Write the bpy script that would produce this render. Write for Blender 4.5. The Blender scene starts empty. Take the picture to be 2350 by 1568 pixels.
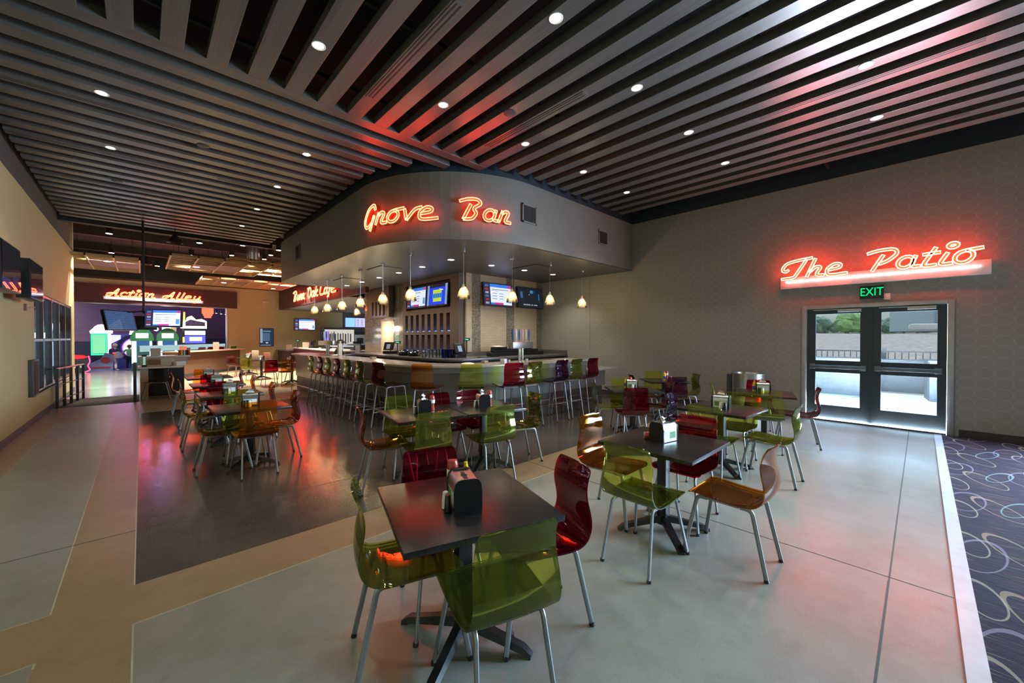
import bpy, bmesh, math, random
from mathutils import Vector, Matrix, noise
random.seed(7)
S = bpy.context.scene
COL = S.collection
R = math.radians
# ------------------------------------------------------------ camera
cd = bpy.data.cameras.new('camera'); cam = bpy.data.objects.new('camera', cd); COL.objects.link(cam)
cam.location = (0, 0, 1.58)
cam.rotation_euler = (R(90 - 0.6), 0, -R(43.58))
cd.lens = 894 / 2350 * 36; cd.sensor_width = 36; cd.clip_start = 0.05; cd.clip_end = 400
S.camera = cam
# ------------------------------------------------------------ view / world / sun
S.view_settings.view_transform = 'Standard'; S.view_settings.look = 'None'
S.view_settings.gamma = 1; S.view_settings.use_curve_mapping = False
S.view_settings.exposure = 0.0
S.cycles.max_bounces = 14; S.cycles.diffuse_bounces = 4; S.cycles.glossy_bounces = 4
S.cycles.transmission_bounces = 8; S.cycles.transparent_max_bounces = 32
S.cycles.caustics_reflective = False; S.cycles.caustics_refractive = False
S.cycles.sample_clamp_indirect = 4.0
W = bpy.data.worlds.new('sky'); S.world = W; W.use_nodes = True
wn = W.node_tree.nodes; wl = W.node_tree.links; wn.clear()
wo = wn.new('ShaderNodeOutputWorld'); wb = wn.new('ShaderNodeBackground'); sk = wn.new('ShaderNodeTexSky')
sk.sky_type = 'NISHITA'; sk.sun_disc = False; sk.sun_elevation = R(52); sk.sun_rotation = R(200); sk.dust_density = 3
wl.new(sk.outputs[0], wb.inputs[0]); wl.new(wb.outputs[0], wo.inputs[0]); wb.inputs[1].default_value = 0.30
def light(name, kind, loc, energy, color, parent=None, target=None, **kw):
    l = bpy.data.lights.new(name, kind); l.energy = energy; l.color = color
    for k, v in kw.items(): setattr(l, k, v)
    o = bpy.data.objects.new(name, l); COL.objects.link(o); o.location = loc
    if target is not None:
        o.rotation_euler = (Vector(target) - Vector(loc)).to_track_quat('-Z', 'Y').to_euler()
    if parent: o.parent = parent
    return o
SUN = light('sun', 'SUN', (20, 5, 12), 5.0, (1, .97, .92), target=(14.5, 1.5, 0), angle=R(0.6))
WARM = (1.0, .93, .77)
P_CAN, P_CANW, P_SOFFIT, P_PEND, P_TRACK = 75, 42, 80, 12, 1500
NEON = 36.0
# unseen area lamps added as daylight fill outside the doors and the assumed storefront
light('door_daylight_ground', 'AREA', (10.45, .62, .03), 4200, (.86, .93, 1.0), target=(10.45, .62, 3), shape='RECTANGLE', size=2.2, size_y=1.8)  # added lamp on the ground, stands in for sun bounced off the patio
light('window_daylight_ground', 'AREA', (10.8, -4.3, .05), 500, (.82, .90, 1.0), target=(10.8, -4.3, 3), shape='RECTANGLE', size=4.4, size_y=2.0)  # added up-facing lamp, stands in for ground bounce below the storefront
light('door_daylight_sky', 'AREA', (10.6, .62, 3.6), 2700, (.44, .72, 1.0), target=(8.0, .62, .2), shape='RECTANGLE', size=2.4, size_y=1.6)  # added lamp above the door head, out of view, stands in for sky
light('window_daylight_sky', 'AREA', (9.9, -4.4, 2.3), 1250, (.50, .76, 1.0), target=(4.0, .6, .0), spread=R(110), shape='RECTANGLE', size=5.0, size_y=2.4)
# ------------------------------------------------------------ materials
MATS = {}
def newmat(name):
    m = bpy.data.materials.new(name); m.use_nodes = True; nt = m.node_tree; nt.nodes.clear()
    out = nt.nodes.new('ShaderNodeOutputMaterial'); return m, nt, out
class NT:
    def __init__(s, nt): s.nt = nt
    def n(s, t, **kw):
        x = s.nt.nodes.new(t)
        for k, v in kw.items():
            if k.startswith('_'): x.inputs[int(k[1:])].default_value = v
            else: setattr(x, k, v)
        return x
    def l(s, a, b): s.nt.links.new(a, b)
    def math(s, op, a, b=None, c=None):
        x = s.nt.nodes.new('ShaderNodeMath'); x.operation = op
        for i, v in enumerate((a, b, c)):
            if v is None: continue
            if isinstance(v, (int, float)): x.inputs[i].default_value = v
            else: s.l(v, x.inputs[i])
        return x.outputs[0]
    def mix(s, f, a, b, blend='MIX'):
        x = s.nt.nodes.new('ShaderNodeMix'); x.data_type = 'RGBA'; x.blend_type = blend
        for i, v in ((0, f), (6, a), (7, b)):
            if isinstance(v, (int, float)): x.inputs[i].default_value = v
            elif isinstance(v, tuple): x.inputs[i].default_value = v if len(v) == 4 else v + (1,)
            else: s.l(v, x.inputs[i])
        return x.outputs[2]
    def pos(s, scale=(1, 1, 1), obj=False):
        t = s.n('ShaderNodeTexCoord') if obj else s.n('ShaderNodeNewGeometry')
        o = t.outputs['Object'] if obj else t.outputs['Position']
        m = s.n('ShaderNodeMapping'); m.inputs['Scale'].default_value = scale; s.l(o, m.inputs[0]); return m.outputs[0]
    def noise(s, vec, scale, detail=4, rough=.55):
        x = s.n('ShaderNodeTexNoise'); x.inputs['Scale'].default_value = scale; x.inputs['Detail'].default_value = detail
        x.inputs['Roughness'].default_value = rough; s.l(vec, x.inputs['Vector']); return x.outputs[0]
    def ramp(s, f, lo, hi):
        x = s.n('ShaderNodeMapRange'); x.inputs[1].default_value = lo; x.inputs[2].default_value = hi; s.l(f, x.inputs[0]); return x.outputs[0]
def rgba(c): return tuple(c) + (1,) if len(c) == 3 else c
def mat(name, color, rough=.5, metal=0, spec=.5, var=.12, nscale=(1, 1, 1), nsc=6, bump=0, coat=0, obj=False):
    if name in MATS: return MATS[name]
    m, nt, out = newmat(name); N = NT(nt); p = N.n('ShaderNodeBsdfPrincipled'); N.l(p.outputs[0], out.inputs[0])
    v = N.pos(nscale, obj); f = N.noise(v, nsc)
    c1 = tuple(max(0, x * (1 - var)) for x in color); c2 = tuple(min(1, x * (1 + var)) for x in color)
    N.l(N.mix(N.ramp(f, .3, .7), c1, c2), p.inputs['Base Color'])
    p.inputs['Roughness'].default_value = rough; p.inputs['Metallic'].default_value = metal
    p.inputs['Specular IOR Level'].default_value = spec; p.inputs['Coat Weight'].default_value = coat
    if bump:
        b = N.n('ShaderNodeBump'); b.inputs['Strength'].default_value = bump; b.inputs['Distance'].default_value = .01
        N.l(N.noise(v, nsc * 6), b.inputs['Height']); N.l(b.outputs[0], p.inputs['Normal'])
    MATS[name] = m; return m
def emit(name, color, strength):
    if name in MATS: return MATS[name]
    m, nt, out = newmat(name); N = NT(nt); e = N.n('ShaderNodeEmission')
    e.inputs[0].default_value = rgba(color); e.inputs[1].default_value = strength; N.l(e.outputs[0], out.inputs[0])
    MATS[name] = m; return m
def acrylic(name, color, edge, gloss=.9, rough=.03, dif=.035, trans=False):
    """thin tinted polycarbonate: tint deepens at grazing angles, Fresnel gloss on top"""
    m, nt, out = newmat(name); N = NT(nt)
    lw = N.n('ShaderNodeLayerWeight'); lw.inputs[0].default_value = .35
    t = N.n('ShaderNodeBsdfTransparent'); N.l(N.mix(lw.outputs['Facing'], color, edge), t.inputs[0])
    g = N.n('ShaderNodeBsdfGlossy'); g.inputs['Roughness'].default_value = rough
    tr = N.n('ShaderNodeBsdfTranslucent' if trans else 'ShaderNodeBsdfDiffuse'); tr.inputs[0].default_value = rgba(edge)
    mx0 = N.n('ShaderNodeMixShader'); mx0.inputs[0].default_value = dif; N.l(t.outputs[0], mx0.inputs[1]); N.l(tr.outputs[0], mx0.inputs[2])
    fr = N.n('ShaderNodeFresnel'); fr.inputs[0].default_value = 1.5
    mx = N.n('ShaderNodeMixShader'); N.l(N.math('MULTIPLY', fr.outputs[0], gloss), mx.inputs[0]); N.l(mx0.outputs[0], mx.inputs[1]); N.l(g.outputs[0], mx.inputs[2])
    N.l(mx.outputs[0], out.inputs[0]); MATS[name] = m; return m
GREEN = acrylic('green_acrylic', (.92, .95, .42), (.52, .60, .09))
ORANGE = acrylic('orange_acrylic', (1.0, .60, .20), (.80, .28, .03))
RED = acrylic('red_acrylic', (.74, .09, .16), (.40, .015, .05))
PURPLE = acrylic('plum_acrylic', (.50, .16, .34), (.20, .04, .14))
CLEAR = acrylic('clear_plastic', (.93, .95, .97), (.7, .75, .8))
BLUEP = acrylic('blue_plastic', (.10, .22, .62), (.02, .05, .30))
PANE = acrylic('door_glass', (.80, .87, .92), (.6, .7, .78), gloss=.7, rough=.0)
AMBER = acrylic('pendant_glass', (.97, .90, .76), (.85, .74, .56), gloss=1.0, rough=.08, dif=.12, trans=True)
# concrete
def concrete(name, c1, c2, rough=.22):
    m, nt, out = newmat(name); N = NT(nt); p = N.n('ShaderNodeBsdfPrincipled'); N.l(p.outputs[0], out.inputs[0])
    v = N.pos(); big = N.noise(v, .8, 6, .6); med = N.noise(v, 5, 6, .7); fine = N.noise(v, 90, 3, .7)
    f = N.math('ADD', N.math('MULTIPLY', big, .55), N.math('MULTIPLY', med, .45))
    c = N.mix(N.ramp(f, .36, .66), c1, c2)
    hue = N.noise(N.pos((1, 1, 1)), 1.7, 5, .6)
    c = N.mix(N.math('MULTIPLY', N.ramp(hue, .52, .66), .30), c, (c2[0] * 1.05, c2[1] * .82, c2[2] * .72))
    c = N.mix(N.math('MULTIPLY', N.ramp(N.noise(N.pos((1, 1, 1)), 6.5, 7, .72), .56, .70), .30), c, (c1[0] * .62, c1[1] * .66, c1[2] * .62))
    c = N.mix(N.math('MULTIPLY', N.ramp(fine, .35, .8), .10), c, (.62, .60, .56))
    N.l(c, p.inputs['Base Color'])
    N.l(N.math('ADD', N.math('MULTIPLY', med, .08), rough - .03), p.inputs['Roughness'])
    b = N.n('ShaderNodeBump'); b.inputs['Strength'].default_value = .05; b.inputs['Distance'].default_value = .01; N.l(fine, b.inputs['Height']); N.l(b.outputs[0], p.inputs['Normal'])
    MATS[name] = m; return m
C_GREY = concrete('polished_concrete_grey', (.185, .195, .165), (.29, .295, .265), .30)
C_TAN = concrete('polished_concrete_tan', (.22, .155, .085), (.31, .235, .14), .33)
C_DARK = concrete('polished_concrete_dark', (.040, .034, .030), (.080, .066, .056), .16)
C_ALLEY = concrete('polished_concrete_alley', (.16, .16, .17), (.24, .24, .25), .15)
C_PATIO = concrete('patio_concrete', (.66, .67, .66), (.80, .80, .78), .8)
JOINT = mat('saw_joint', (.05, .045, .04), .8)
JOINTL = mat('light_joint', (.42, .38, .30), .6)
def wallpaper():
    m, nt, out = newmat('oval_wallpaper'); N = NT(nt); p = N.n('ShaderNodeBsdfPrincipled'); N.l(p.outputs[0], out.inputs[0])
    g = N.n('ShaderNodeNewGeometry'); sp = N.n('ShaderNodeSeparateXYZ'); N.l(g.outputs['Position'], sp.inputs[0])
    wob = N.noise(N.pos(), 3.0, 2)
    y = N.math('ADD', sp.outputs[1], N.math('MULTIPLY', wob, .05)); z = N.math('ADD', sp.outputs[2], N.math('MULTIPLY', wob, .03))
    acc = None
    for ox, oz, a, b in ((0, 0, .098, .084), (.5, .5, .098, .084)):
        cy_, cz_ = (.185, .162)
        fy = N.math('SUBTRACT', N.math('FRACT', N.math('ADD', N.math('DIVIDE', y, cy_), ox * .12 + 100)), .5)
        fz = N.math('SUBTRACT', N.math('FRACT', N.math('ADD', N.math('DIVIDE', z, cz_), oz * .16 + 100)), .5)
        ry = N.math('DIVIDE', N.math('MULTIPLY', fy, cy_), a); rz = N.math('DIVIDE', N.math('MULTIPLY', fz, cz_), b)
        r = N.math('SQRT', N.math('ADD', N.math('MULTIPLY', ry, ry), N.math('MULTIPLY', rz, rz)))
        k = N.math('LESS_THAN', N.math('ABSOLUTE', N.math('SUBTRACT', r, .93)), .022)
        k = N.math('MULTIPLY', k, 1.0 if ox == 0 else .35)
        acc = k if acc is None else N.math('MAXIMUM', acc, k)
    base = N.mix(N.noise(N.pos((1, 1, 6)), 60, 3), (.27, .255, .235), (.34, .325, .30))
    N.l(N.mix(N.math('MULTIPLY', acc, .55), base, (.48, .46, .43)), p.inputs['Base Color'])
    p.inputs['Roughness'].default_value = .55; return m
WALLP = wallpaper()
def carpet():
    m, nt, out = newmat('patterned_carpet'); N = NT(nt); p = N.n('ShaderNodeBsdfPrincipled'); N.l(p.outputs[0], out.inputs[0])
    g = N.n('ShaderNodeNewGeometry'); sp = N.n('ShaderNodeSeparateXYZ'); N.l(g.outputs['Position'], sp.inputs[0])
    x, y = sp.outputs[0], sp.outputs[1]
    st = N.noise(N.pos((170, 4, 1)), 1.0, 3, .6)
    base = N.mix(N.ramp(st, .35, .65), (.012, .008, .022), (.048, .036, .050))
    base = N.mix(N.math('MULTIPLY', N.ramp(N.noise(N.pos((120, 3, 1)), 1.0, 2), .62, .70), .7), base, (.30, .24, .13))
    base = N.mix(N.math('MULTIPLY', N.ramp(N.noise(N.pos((95, 2.5, 1)), 1.3, 2), .66, .70), .7), base, (.28, .02, .10))
    for (cx, cy, a, b, ox, oy, rot, colr, w) in ((1.05, .62, .34, .115, .1, .3, .35, (.42, .30, .19), .045), (1.2, .55, .30, .085, .7, .62, -.3, (.26, .38, .38), .06), (.9, .66, .26, .10, .42, .9, .12, (.44, .38, .28), .05), (1.35, .5, .36, .13, .25, .12, -.15, (.30, .24, .32), .04)):
        fx = N.math('MULTIPLY', N.math('SUBTRACT', N.math('FRACT', N.math('ADD', N.math('DIVIDE', x, cx), ox + 50)), .5), cx)
        fy = N.math('MULTIPLY', N.math('SUBTRACT', N.math('FRACT', N.math('ADD', N.math('DIVIDE', y, cy), oy + 50)), .5), cy)
        u = N.math('ADD', N.math('MULTIPLY', fx, math.cos(rot)), N.math('MULTIPLY', fy, math.sin(rot)))
        v = N.math('SUBTRACT', N.math('MULTIPLY', fy, math.cos(rot)), N.math('MULTIPLY', fx, math.sin(rot)))
        u = N.math('DIVIDE', u, a); v = N.math('DIVIDE', v, b)
        r = N.math('SQRT', N.math('ADD', N.math('MULTIPLY', u, u), N.math('MULTIPLY', v, v)))
        ww = N.math('MULTIPLY', N.math('ADD', N.math('MULTIPLY', u, .6), 1.1), w)
        k = N.math('LESS_THAN', N.math('ABSOLUTE', N.math('SUBTRACT', r, .9)), ww)
        base = N.mix(N.math('MULTIPLY', k, .45), base, colr)
    N.l(base, p.inputs['Base Color']); p.inputs['Roughness'].default_value = 1; p.inputs['Specular IOR Level'].default_value = .1
    return m
CARPET = carpet()
def woodgrain(name, c1, c2, sc, rough=.4, spec=.5):
    m, nt, out = newmat(name); N = NT(nt); p = N.n('ShaderNodeBsdfPrincipled'); N.l(p.outputs[0], out.inputs[0])
    f = N.noise(N.pos(sc), 1, 5, .65); f2 = N.noise(N.pos(tuple(q * .25 for q in sc)), 1, 3)
    c = N.mix(N.ramp(N.math('ADD', N.math('MULTIPLY', f, .7), N.math('MULTIPLY', f2, .3)), .35, .65), c1, c2)
    N.l(c, p.inputs['Base Color']); p.inputs['Roughness'].default_value = rough; p.inputs['Specular IOR Level'].default_value = spec
    MATS[name] = m; return m
SLAT_Y = woodgrain('slat_grain_long', (.058, .052, .048), (.105, .096, .088), (60, 1.2, 60), .33, .8)
SLAT_X = woodgrain('slat_grain_cross', (.058, .052, .048), (.105, .096, .088), (1.2, 60, 60), .33, .8)
def tiles(name, c1, c2, bw, bh, mortar, rough=.15, ax=0, bump=.2, metal=0):
    m, nt, out = newmat(name); N = NT(nt); p = N.n('ShaderNodeBsdfPrincipled'); N.l(p.outputs[0], out.inputs[0])
    g = N.n('ShaderNodeNewGeometry'); sp = N.n('ShaderNodeSeparateXYZ'); N.l(g.outputs['Position'], sp.inputs[0])
    cb = N.n('ShaderNodeCombineXYZ'); N.l(sp.outputs[ax], cb.inputs[0]); N.l(sp.outputs[2], cb.inputs[1])
    b = N.n('ShaderNodeTexBrick'); N.l(cb.outputs[0], b.inputs['Vector']); b.inputs['Scale'].default_value = 1
    b.inputs['Color1'].default_value = rgba(c1); b.inputs['Color2'].default_value = rgba(c2); b.inputs['Mortar'].default_value = rgba(mortar)
    b.inputs['Brick Width'].default_value = bw; b.inputs['Row Height'].default_value = bh; b.inputs['Mortar Size'].default_value = .0022
    N.l(b.outputs[0], p.inputs['Base Color']); p.inputs['Roughness'].default_value = rough; p.inputs['Metallic'].default_value = metal
    bp = N.n('ShaderNodeBump'); bp.inputs['Strength'].default_value = bump; bp.inputs['Distance'].default_value = .004; bp.invert = True
    N.l(b.outputs['Fac'], bp.inputs['Height']); N.l(bp.outputs[0], p.inputs['Normal']); MATS[name] = m; return m
T_BEIGE = tiles('beige_subway_tile', (.42, .35, .27), (.46, .39, .30), .20, .065, (.30, .25, .2), .22)
T_MOS = tiles('grey_mosaic_tile', (.10, .09, .075), (.34, .30, .25), .030, .018, (.12, .10, .09), .25, bump=.4)
T_BEIGE_Y = tiles('beige_subway_tile_side', (.42, .35, .27), (.46, .39, .30), .20, .065, (.30, .25, .2), .22, ax=1)
T_MOS_Y = tiles('grey_mosaic_tile_side', (.10, .09, .075), (.34, .30, .25), .030, .018, (.12, .10, .09), .25, ax=1, bump=.4)
T_GLASS_Y = tiles('glass_tile', (.34, .30, .27), (.58, .54, .5), .10, .05, (.22, .19, .17), .06, ax=1, bump=.6, metal=.35)
SLATWALL = tiles('grey_slat_wall', (.12, .11, .11), (.13, .12, .12), 9, .09, (.03, .03, .03), .6, ax=0)
BRICK_P = tiles('purple_block_wall', (.14, .085, .13), (.16, .095, .15), .40, .10, (.09, .055, .09), .8, ax=0)
YEL = mat('mustard_wall_paint', (.56, .50, .26), .6, var=.05, nsc=40, bump=.05)
YELF = mat('ochre_wall_paint', (.66, .58, .34), .6, var=.04)
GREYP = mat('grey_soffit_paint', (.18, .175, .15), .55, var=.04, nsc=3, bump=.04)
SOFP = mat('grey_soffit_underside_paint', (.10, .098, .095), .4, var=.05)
MAROON = mat('maroon_fascia_paint', (.075, .025, .028), .6, var=.05)
BLACK = mat('black_ceiling_paint', (.006, .006, .007), .85)
NAVY = mat('navy_trim_paint', (.02, .03, .045), .6)
GREYW = mat('grey_upper_wall_paint', (.10, .095, .09), .6)
TOPB = mat('black_laminate_tabletop', (.014, .013, .013), .26, var=.3, nscale=(4, 40, 4), nsc=3, bump=.05)
BLKM = mat('black_powder_coat', (.012, .012, .014), .35, var=.2)
BLKP = mat('black_plastic', (.008, .008, .009), .3, var=.1)
SILV = mat('silver_painted_steel', (.30, .30, .31), .36, .85, var=.05)
CHROME = mat('chrome', (.8, .8, .8), .12, 1, var=.02)
STEEL = mat('brushed_steel', (.55, .55, .55), .28, 1, var=.12, nscale=(1, 1, 60), nsc=2)
BARTOP = mat('grey_bar_laminate', (.34, .29, .245), .22, var=.1, nscale=(1, 1, 1), nsc=14)
BARBODY = mat('grey_bar_front', (.105, .10, .10), .3, var=.18, nsc=2)
BARKICK = mat('brown_bar_kick', (.040, .028, .022), .5)
COUNTER = mat('dark_stone_counter', (.105, .10, .095), .3, var=.15, nsc=20)
WALNUT = mat('brown_panel', (.085, .058, .048), .5, var=.06)
DARKB = mat('dark_recess', (.012, .012, .013), .6)
WHITE = mat('white_plastic', (.78, .76, .73), .45, var=.02)
PAPER = mat('white_paper', (.80, .76, .72), .8, var=.03)
KRAFT = mat('kraft_menu_card', (.50, .38, .26), .8, var=.04)
KETCH = mat('ketchup_red', (.36, .030, .018), .25, var=.1)
MUST = mat('mustard_yellow', (.85, .55, .02), .35, var=.04)
GREENAD = mat('green_printed_card', (.12, .26, .10), .6, var=.5, nsc=9)
TANC = mat('tan_counter_laminate', (.40, .31, .20), .5, var=.05)
LIGHTW = mat('pale_counter_top', (.55, .47, .38), .3, var=.04)
BRNP = mat('brown_counter_front', (.12, .065, .04), .4, var=.08)
MARBLE = mat('white_marble_threshold', (.50, .52, .55), .3, var=.1, nsc=8)
BASEB = mat('dark_base_moulding', (.045, .035, .035), .5)
DOORM = mat('dark_bronze_door', (.030, .042, .052), .35, .4, var=.1)
FRAMEL = mat('light_door_frame', (.40, .40, .41), .35, .6)
PINEW = mat('pale_wood_grille', (.50, .32, .16), .5, var=.08)
DUCT = mat('foil_duct', (.6, .6, .62), .3, 1, var=.2, bump=.5, nsc=9)
PENDE = emit('pendant_bulb', (1, .80, .52), 14)
LENS = emit('downlight_lens', (1, .88, .70), 22)
TUBE = emit('neon_tube', (1.0, .055, .02), NEON)
TUBEP = emit('neon_tube_bright', (1.0, .06, .03), 85)
LETW = mat('orange_letter_face', (.40, .12, .05), .5, var=.03)
WTUBE = emit('white_neon_tube', (1, .84, .80), 6)
# ------------------------------------------------------------ mesh builder
class MB:
    def __init__(s): s.v = []; s.f = []; s.m = []
    def add(s, vs, fs, mi=0):
        o = len(s.v); s.v += [tuple(p) for p in vs]; s.f += [tuple(i + o for i in f) for f in fs]; s.m += [mi] * len(fs); return s
    def box(s, x0, y0, z0, x1, y1, z1, mi=0):
        vs = [(x0, y0, z0), (x1, y0, z0), (x1, y1, z0), (x0, y1, z0), (x0, y0, z1), (x1, y0, z1), (x1, y1, z1), (x0, y1, z1)]
        return s.add(vs, [(0, 3, 2, 1), (4, 5, 6, 7), (0, 1, 5, 4), (1, 2, 6, 5), (2, 3, 7, 6), (3, 0, 4, 7)], mi)
    def obox(s, c, d, hw, h, z0, mi=0):
        """box along d (2d vector, full), half width hw"""
        n = Vector((-d[1], d[0])).normalized() * hw; a = Vector(c); b = a + Vector(d)
        q = [a - n, b - n, b + n, a + n]
        vs = [(p.x, p.y, z0) for p in q] + [(p.x, p.y, z0 + h) for p in q]
        return s.add(vs, [(0, 3, 2, 1), (4, 5, 6, 7), (0, 1, 5, 4), (1, 2, 6, 5), (2, 3, 7, 6), (3, 0, 4, 7)], mi)
    def prism(s, pts, z0, z1, mi=0, caps=True):
        n = len(pts); vs = [(p[0], p[1], z0) for p in pts] + [(p[0], p[1], z1) for p in pts]
        fs = [(i, (i + 1) % n, n + (i + 1) % n, n + i) for i in range(n)]
        if caps: fs += [tuple(reversed(range(n))), tuple(range(n, 2 * n))]
        return s.add(vs, fs, mi)
    def lathe(s, prof, c=(0, 0, 0), n=20, mi=0, axis='z'):
        vs = []; k = len(prof)
        for i in range(n):
            a = 2 * math.pi * i / n
            for r, z in prof:
                p = (r * math.cos(a), r * math.sin(a), z)
                if axis == 'y': p = (p[0], p[2], p[1])
                if axis == 'x': p = (p[2], p[0], p[1])
                vs.append((p[0] + c[0], p[1] + c[1], p[2] + c[2]))
        fs = [(i * k + j, ((i + 1) % n) * k + j, ((i + 1) % n) * k + j + 1, i * k + j + 1) for i in range(n) for j in range(k - 1)]
        return s.add(vs, fs, mi)
    def cyl(s, c, r, z0, z1, n=16, mi=0, r2=None):
        r2 = r if r2 is None else r2
        return s.lathe([(0.0005, z0), (r, z0), (r2, z1), (0.0005, z1)], c, n, mi)
    def tube(s, path, r, n=8, closed=False, flat=None, up=None, mi=0, cap=True):
        P = [Vector(p) for p in path]; m = len(P); vs = []
        T = []
        for i in range(m):
            a = P[i - 1] if (i > 0 or closed) else P[i]; b = P[(i + 1) % m] if (i < m - 1 or closed) else P[i]
            t = (b - a); T.append(t.normalized() if t.length > 1e-9 else Vector((0, 0, 1)))
        ref = Vector(up) if up else (Vector((0, 0, 1)) if abs(T[0].z) < .9 else Vector((1, 0, 0)))
        nrm = (ref - T[0] * ref.dot(T[0])).normalized()
        for i in range(m):
            if i and not up:
                nrm = (nrm - T[i] * nrm.dot(T[i])).normalized()
            elif up:
                q = Vector(up) - T[i] * Vector(up).dot(T[i]); nrm = q.normalized() if q.length > 1e-4 else nrm
            bn = T[i].cross(nrm)
            ra, rb = (r, r) if flat is None else flat
            for k in range(n):
                a = 2 * math.pi * k / n
                if flat is not None:
                    ca, sa = math.cos(a), math.sin(a); e = .55
                    ca = math.copysign(abs(ca) ** e, ca); sa = math.copysign(abs(sa) ** e, sa)
                else: ca, sa = math.cos(a), math.sin(a)
                vs.append(P[i] + nrm * ca * ra + bn * sa * rb)
        L = m if closed else m - 1
        fs = [(i * n + k, ((i + 1) % m) * n + k, ((i + 1) % m) * n + (k + 1) % n, i * n + (k + 1) % n) for i in range(L) for k in range(n)]
        if cap and not closed: fs += [tuple(range(n)), tuple(reversed(range((m - 1) * n, m * n)))]
        return s.add(vs, fs, mi)
    def quad(s, a, b, c, d, mi=0): return s.add([a, b, c, d], [(0, 1, 2, 3)], mi)
    def xf(s, M):
        s.v = [tuple(M @ Vector(p)) for p in s.v]; return s
    def obj(s, name, mats, parent=None, loc=(0, 0, 0), smooth=35, bevel=0, rz=0):
        me = bpy.data.meshes.new(name); me.from_pydata(s.v, [], s.f)
        if not isinstance(mats, (list, tuple)): mats = [mats]
        for q in mats: me.materials.append(q)
        me.polygons.foreach_set('material_index', s.m)
        bm = bmesh.new(); bm.from_mesh(me)
        if bevel:
            bmesh.ops.bevel(bm, geom=[e for e in bm.edges if len(e.link_faces) == 2 and e.calc_face_angle(0) > .6], offset=bevel, segments=2, profile=.6, affect='EDGES')
        bmesh.ops.recalc_face_normals(bm, faces=bm.faces)
        bm.to_mesh(me); bm.free()
        if smooth:
            me.polygons.foreach_set('use_smooth', [True] * len(me.polygons)); me.set_sharp_from_angle(angle=R(smooth))
        o = bpy.data.objects.new(name, me); COL.objects.link(o); o.location = loc; o.rotation_euler = (0, 0, rz)
        if parent: o.parent = parent
        return o
def cat(pts, k=6, closed=False):
    P = [Vector(p) for p in pts]; n = len(P); out = []
    if n < 3: return P
    for i in range(n if closed else n - 1):
        p1, p2 = P[i], P[(i + 1) % n]
        p0 = P[i - 1] if (i > 0 or closed) else p1 * 2 - p2
        p3 = P[(i + 2) % n] if (i + 2 < n or closed) else p2 * 2 - p1
        for j in range(k):
            t = j / k
            out.append(.5 * ((2 * p1) + (p2 - p0) * t + (2 * p0 - 5 * p1 + 4 * p2 - p3) * t * t + (3 * p1 - p0 - 3 * p2 + p3) * t ** 3))
    if not closed: out.append(P[-1])
    return out
def tag(o, label=None, category=None, group=None, kind=None):
    if label: o['label'] = label
    if category: o['category'] = category
    if group: o['group'] = group
    if kind: o['kind'] = kind
    return o
def thing(name, label, category, loc=(0, 0, 0), rz=0, group=None):
    o = bpy.data.objects.new(name, None); COL.objects.link(o); o.location = loc; o.rotation_euler = (0, 0, rz)
    o.empty_display_size = .1
    return tag(o, label, category, group)
def struct(o): o['kind'] = 'structure'; return o
def kids(o): return [c for c in bpy.data.objects if c.parent == o]
KIDS = {}
def reg(root):
    ch = kids(root); KIDS[root.name] = ch
    for c in ch: reg(c)
def dup(root, loc, rz=None, label=None, group=None, swap=None, top=True, parent=None):
    c = root.copy(); COL.objects.link(c); c.parent = parent
    if top:
        c.location = loc
        if rz is not None: c.rotation_euler = (0, 0, rz)
        if label: c['label'] = label
        if group: c['group'] = group
    if swap and c.type == 'MESH' and c.data.name in swap: c.data = swap[c.data.name]
    for ch in KIDS.get(root.name, []): dup(ch, None, swap=swap, top=False, parent=c)
    return c
def text_mesh(s, size, depth=.004, font=None):
    cu = bpy.data.curves.new('t', 'FONT'); cu.body = s; cu.size = size; cu.extrude = depth; cu.align_x = 'CENTER'; cu.align_y = 'CENTER'
    o = bpy.data.objects.new('t', cu); COL.objects.link(o)
    me = bpy.data.meshes.new_from_object(o.evaluated_get(bpy.context.evaluated_depsgraph_get()))
    vs = [tuple(v.co) for v in me.vertices]; fs = [tuple(p.vertices) for p in me.polygons]
    bpy.data.objects.remove(o); bpy.data.curves.remove(cu); bpy.data.meshes.remove(me)
    return vs, fs
# ------------------------------------------------------------ FLOOR
XW, XL, YC = 9.38, -1.45, 25.0
def floor():
    xs = [-2.6, XL, -1.15, -.385, -.043, 13.0]; ys = [-7, -.155, 2.945, 3.45, 10.95, 15.2, 30]
    m = MB()
    def cell(x0, y0, x1, y1, mi): m.quad((x0, y0, 0), (x1, y0, 0), (x1, y1, 0), (x0, y1, 0), mi)
    cell(-2.6, -7, -1.15, -.155, 0)
    cell(-1.6, -.155, -1.15, 13.2, 1)
    for y0, y1, mi in ((-.155, 2.945, 0), (2.945, 3.40, 1), (3.40, 10.95, 0), (10.95, 13.2, 1)): cell(-1.15, y0, -.385, y1, mi)
    cell(-.385, -.155, -.043, 13.2, 1)
    for y0, y1, mi in ((-.155, 2.98, 0), (2.98, 3.45, 1), (3.45, 8.4, 2)): cell(-.043, y0, XW + .1, y1, mi)
    cell(-.043, 8.4, 13, 11.2, 2); cell(-.043, 11.2, 13, 14.9, 1)
    cell(-.043, 14.9, 13, 30, 1)
    cell(-2.6, 14.95, -.043, 30, 3); cell(-2.6, 13.2, -.043, 14.95, 4)
    return struct(m.obj('floor', [C_GREY, C_TAN, C_DARK, C_ALLEY, mat('brown_walkoff_carpet', (.045, .035, .028), 1)]))
floor()
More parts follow.
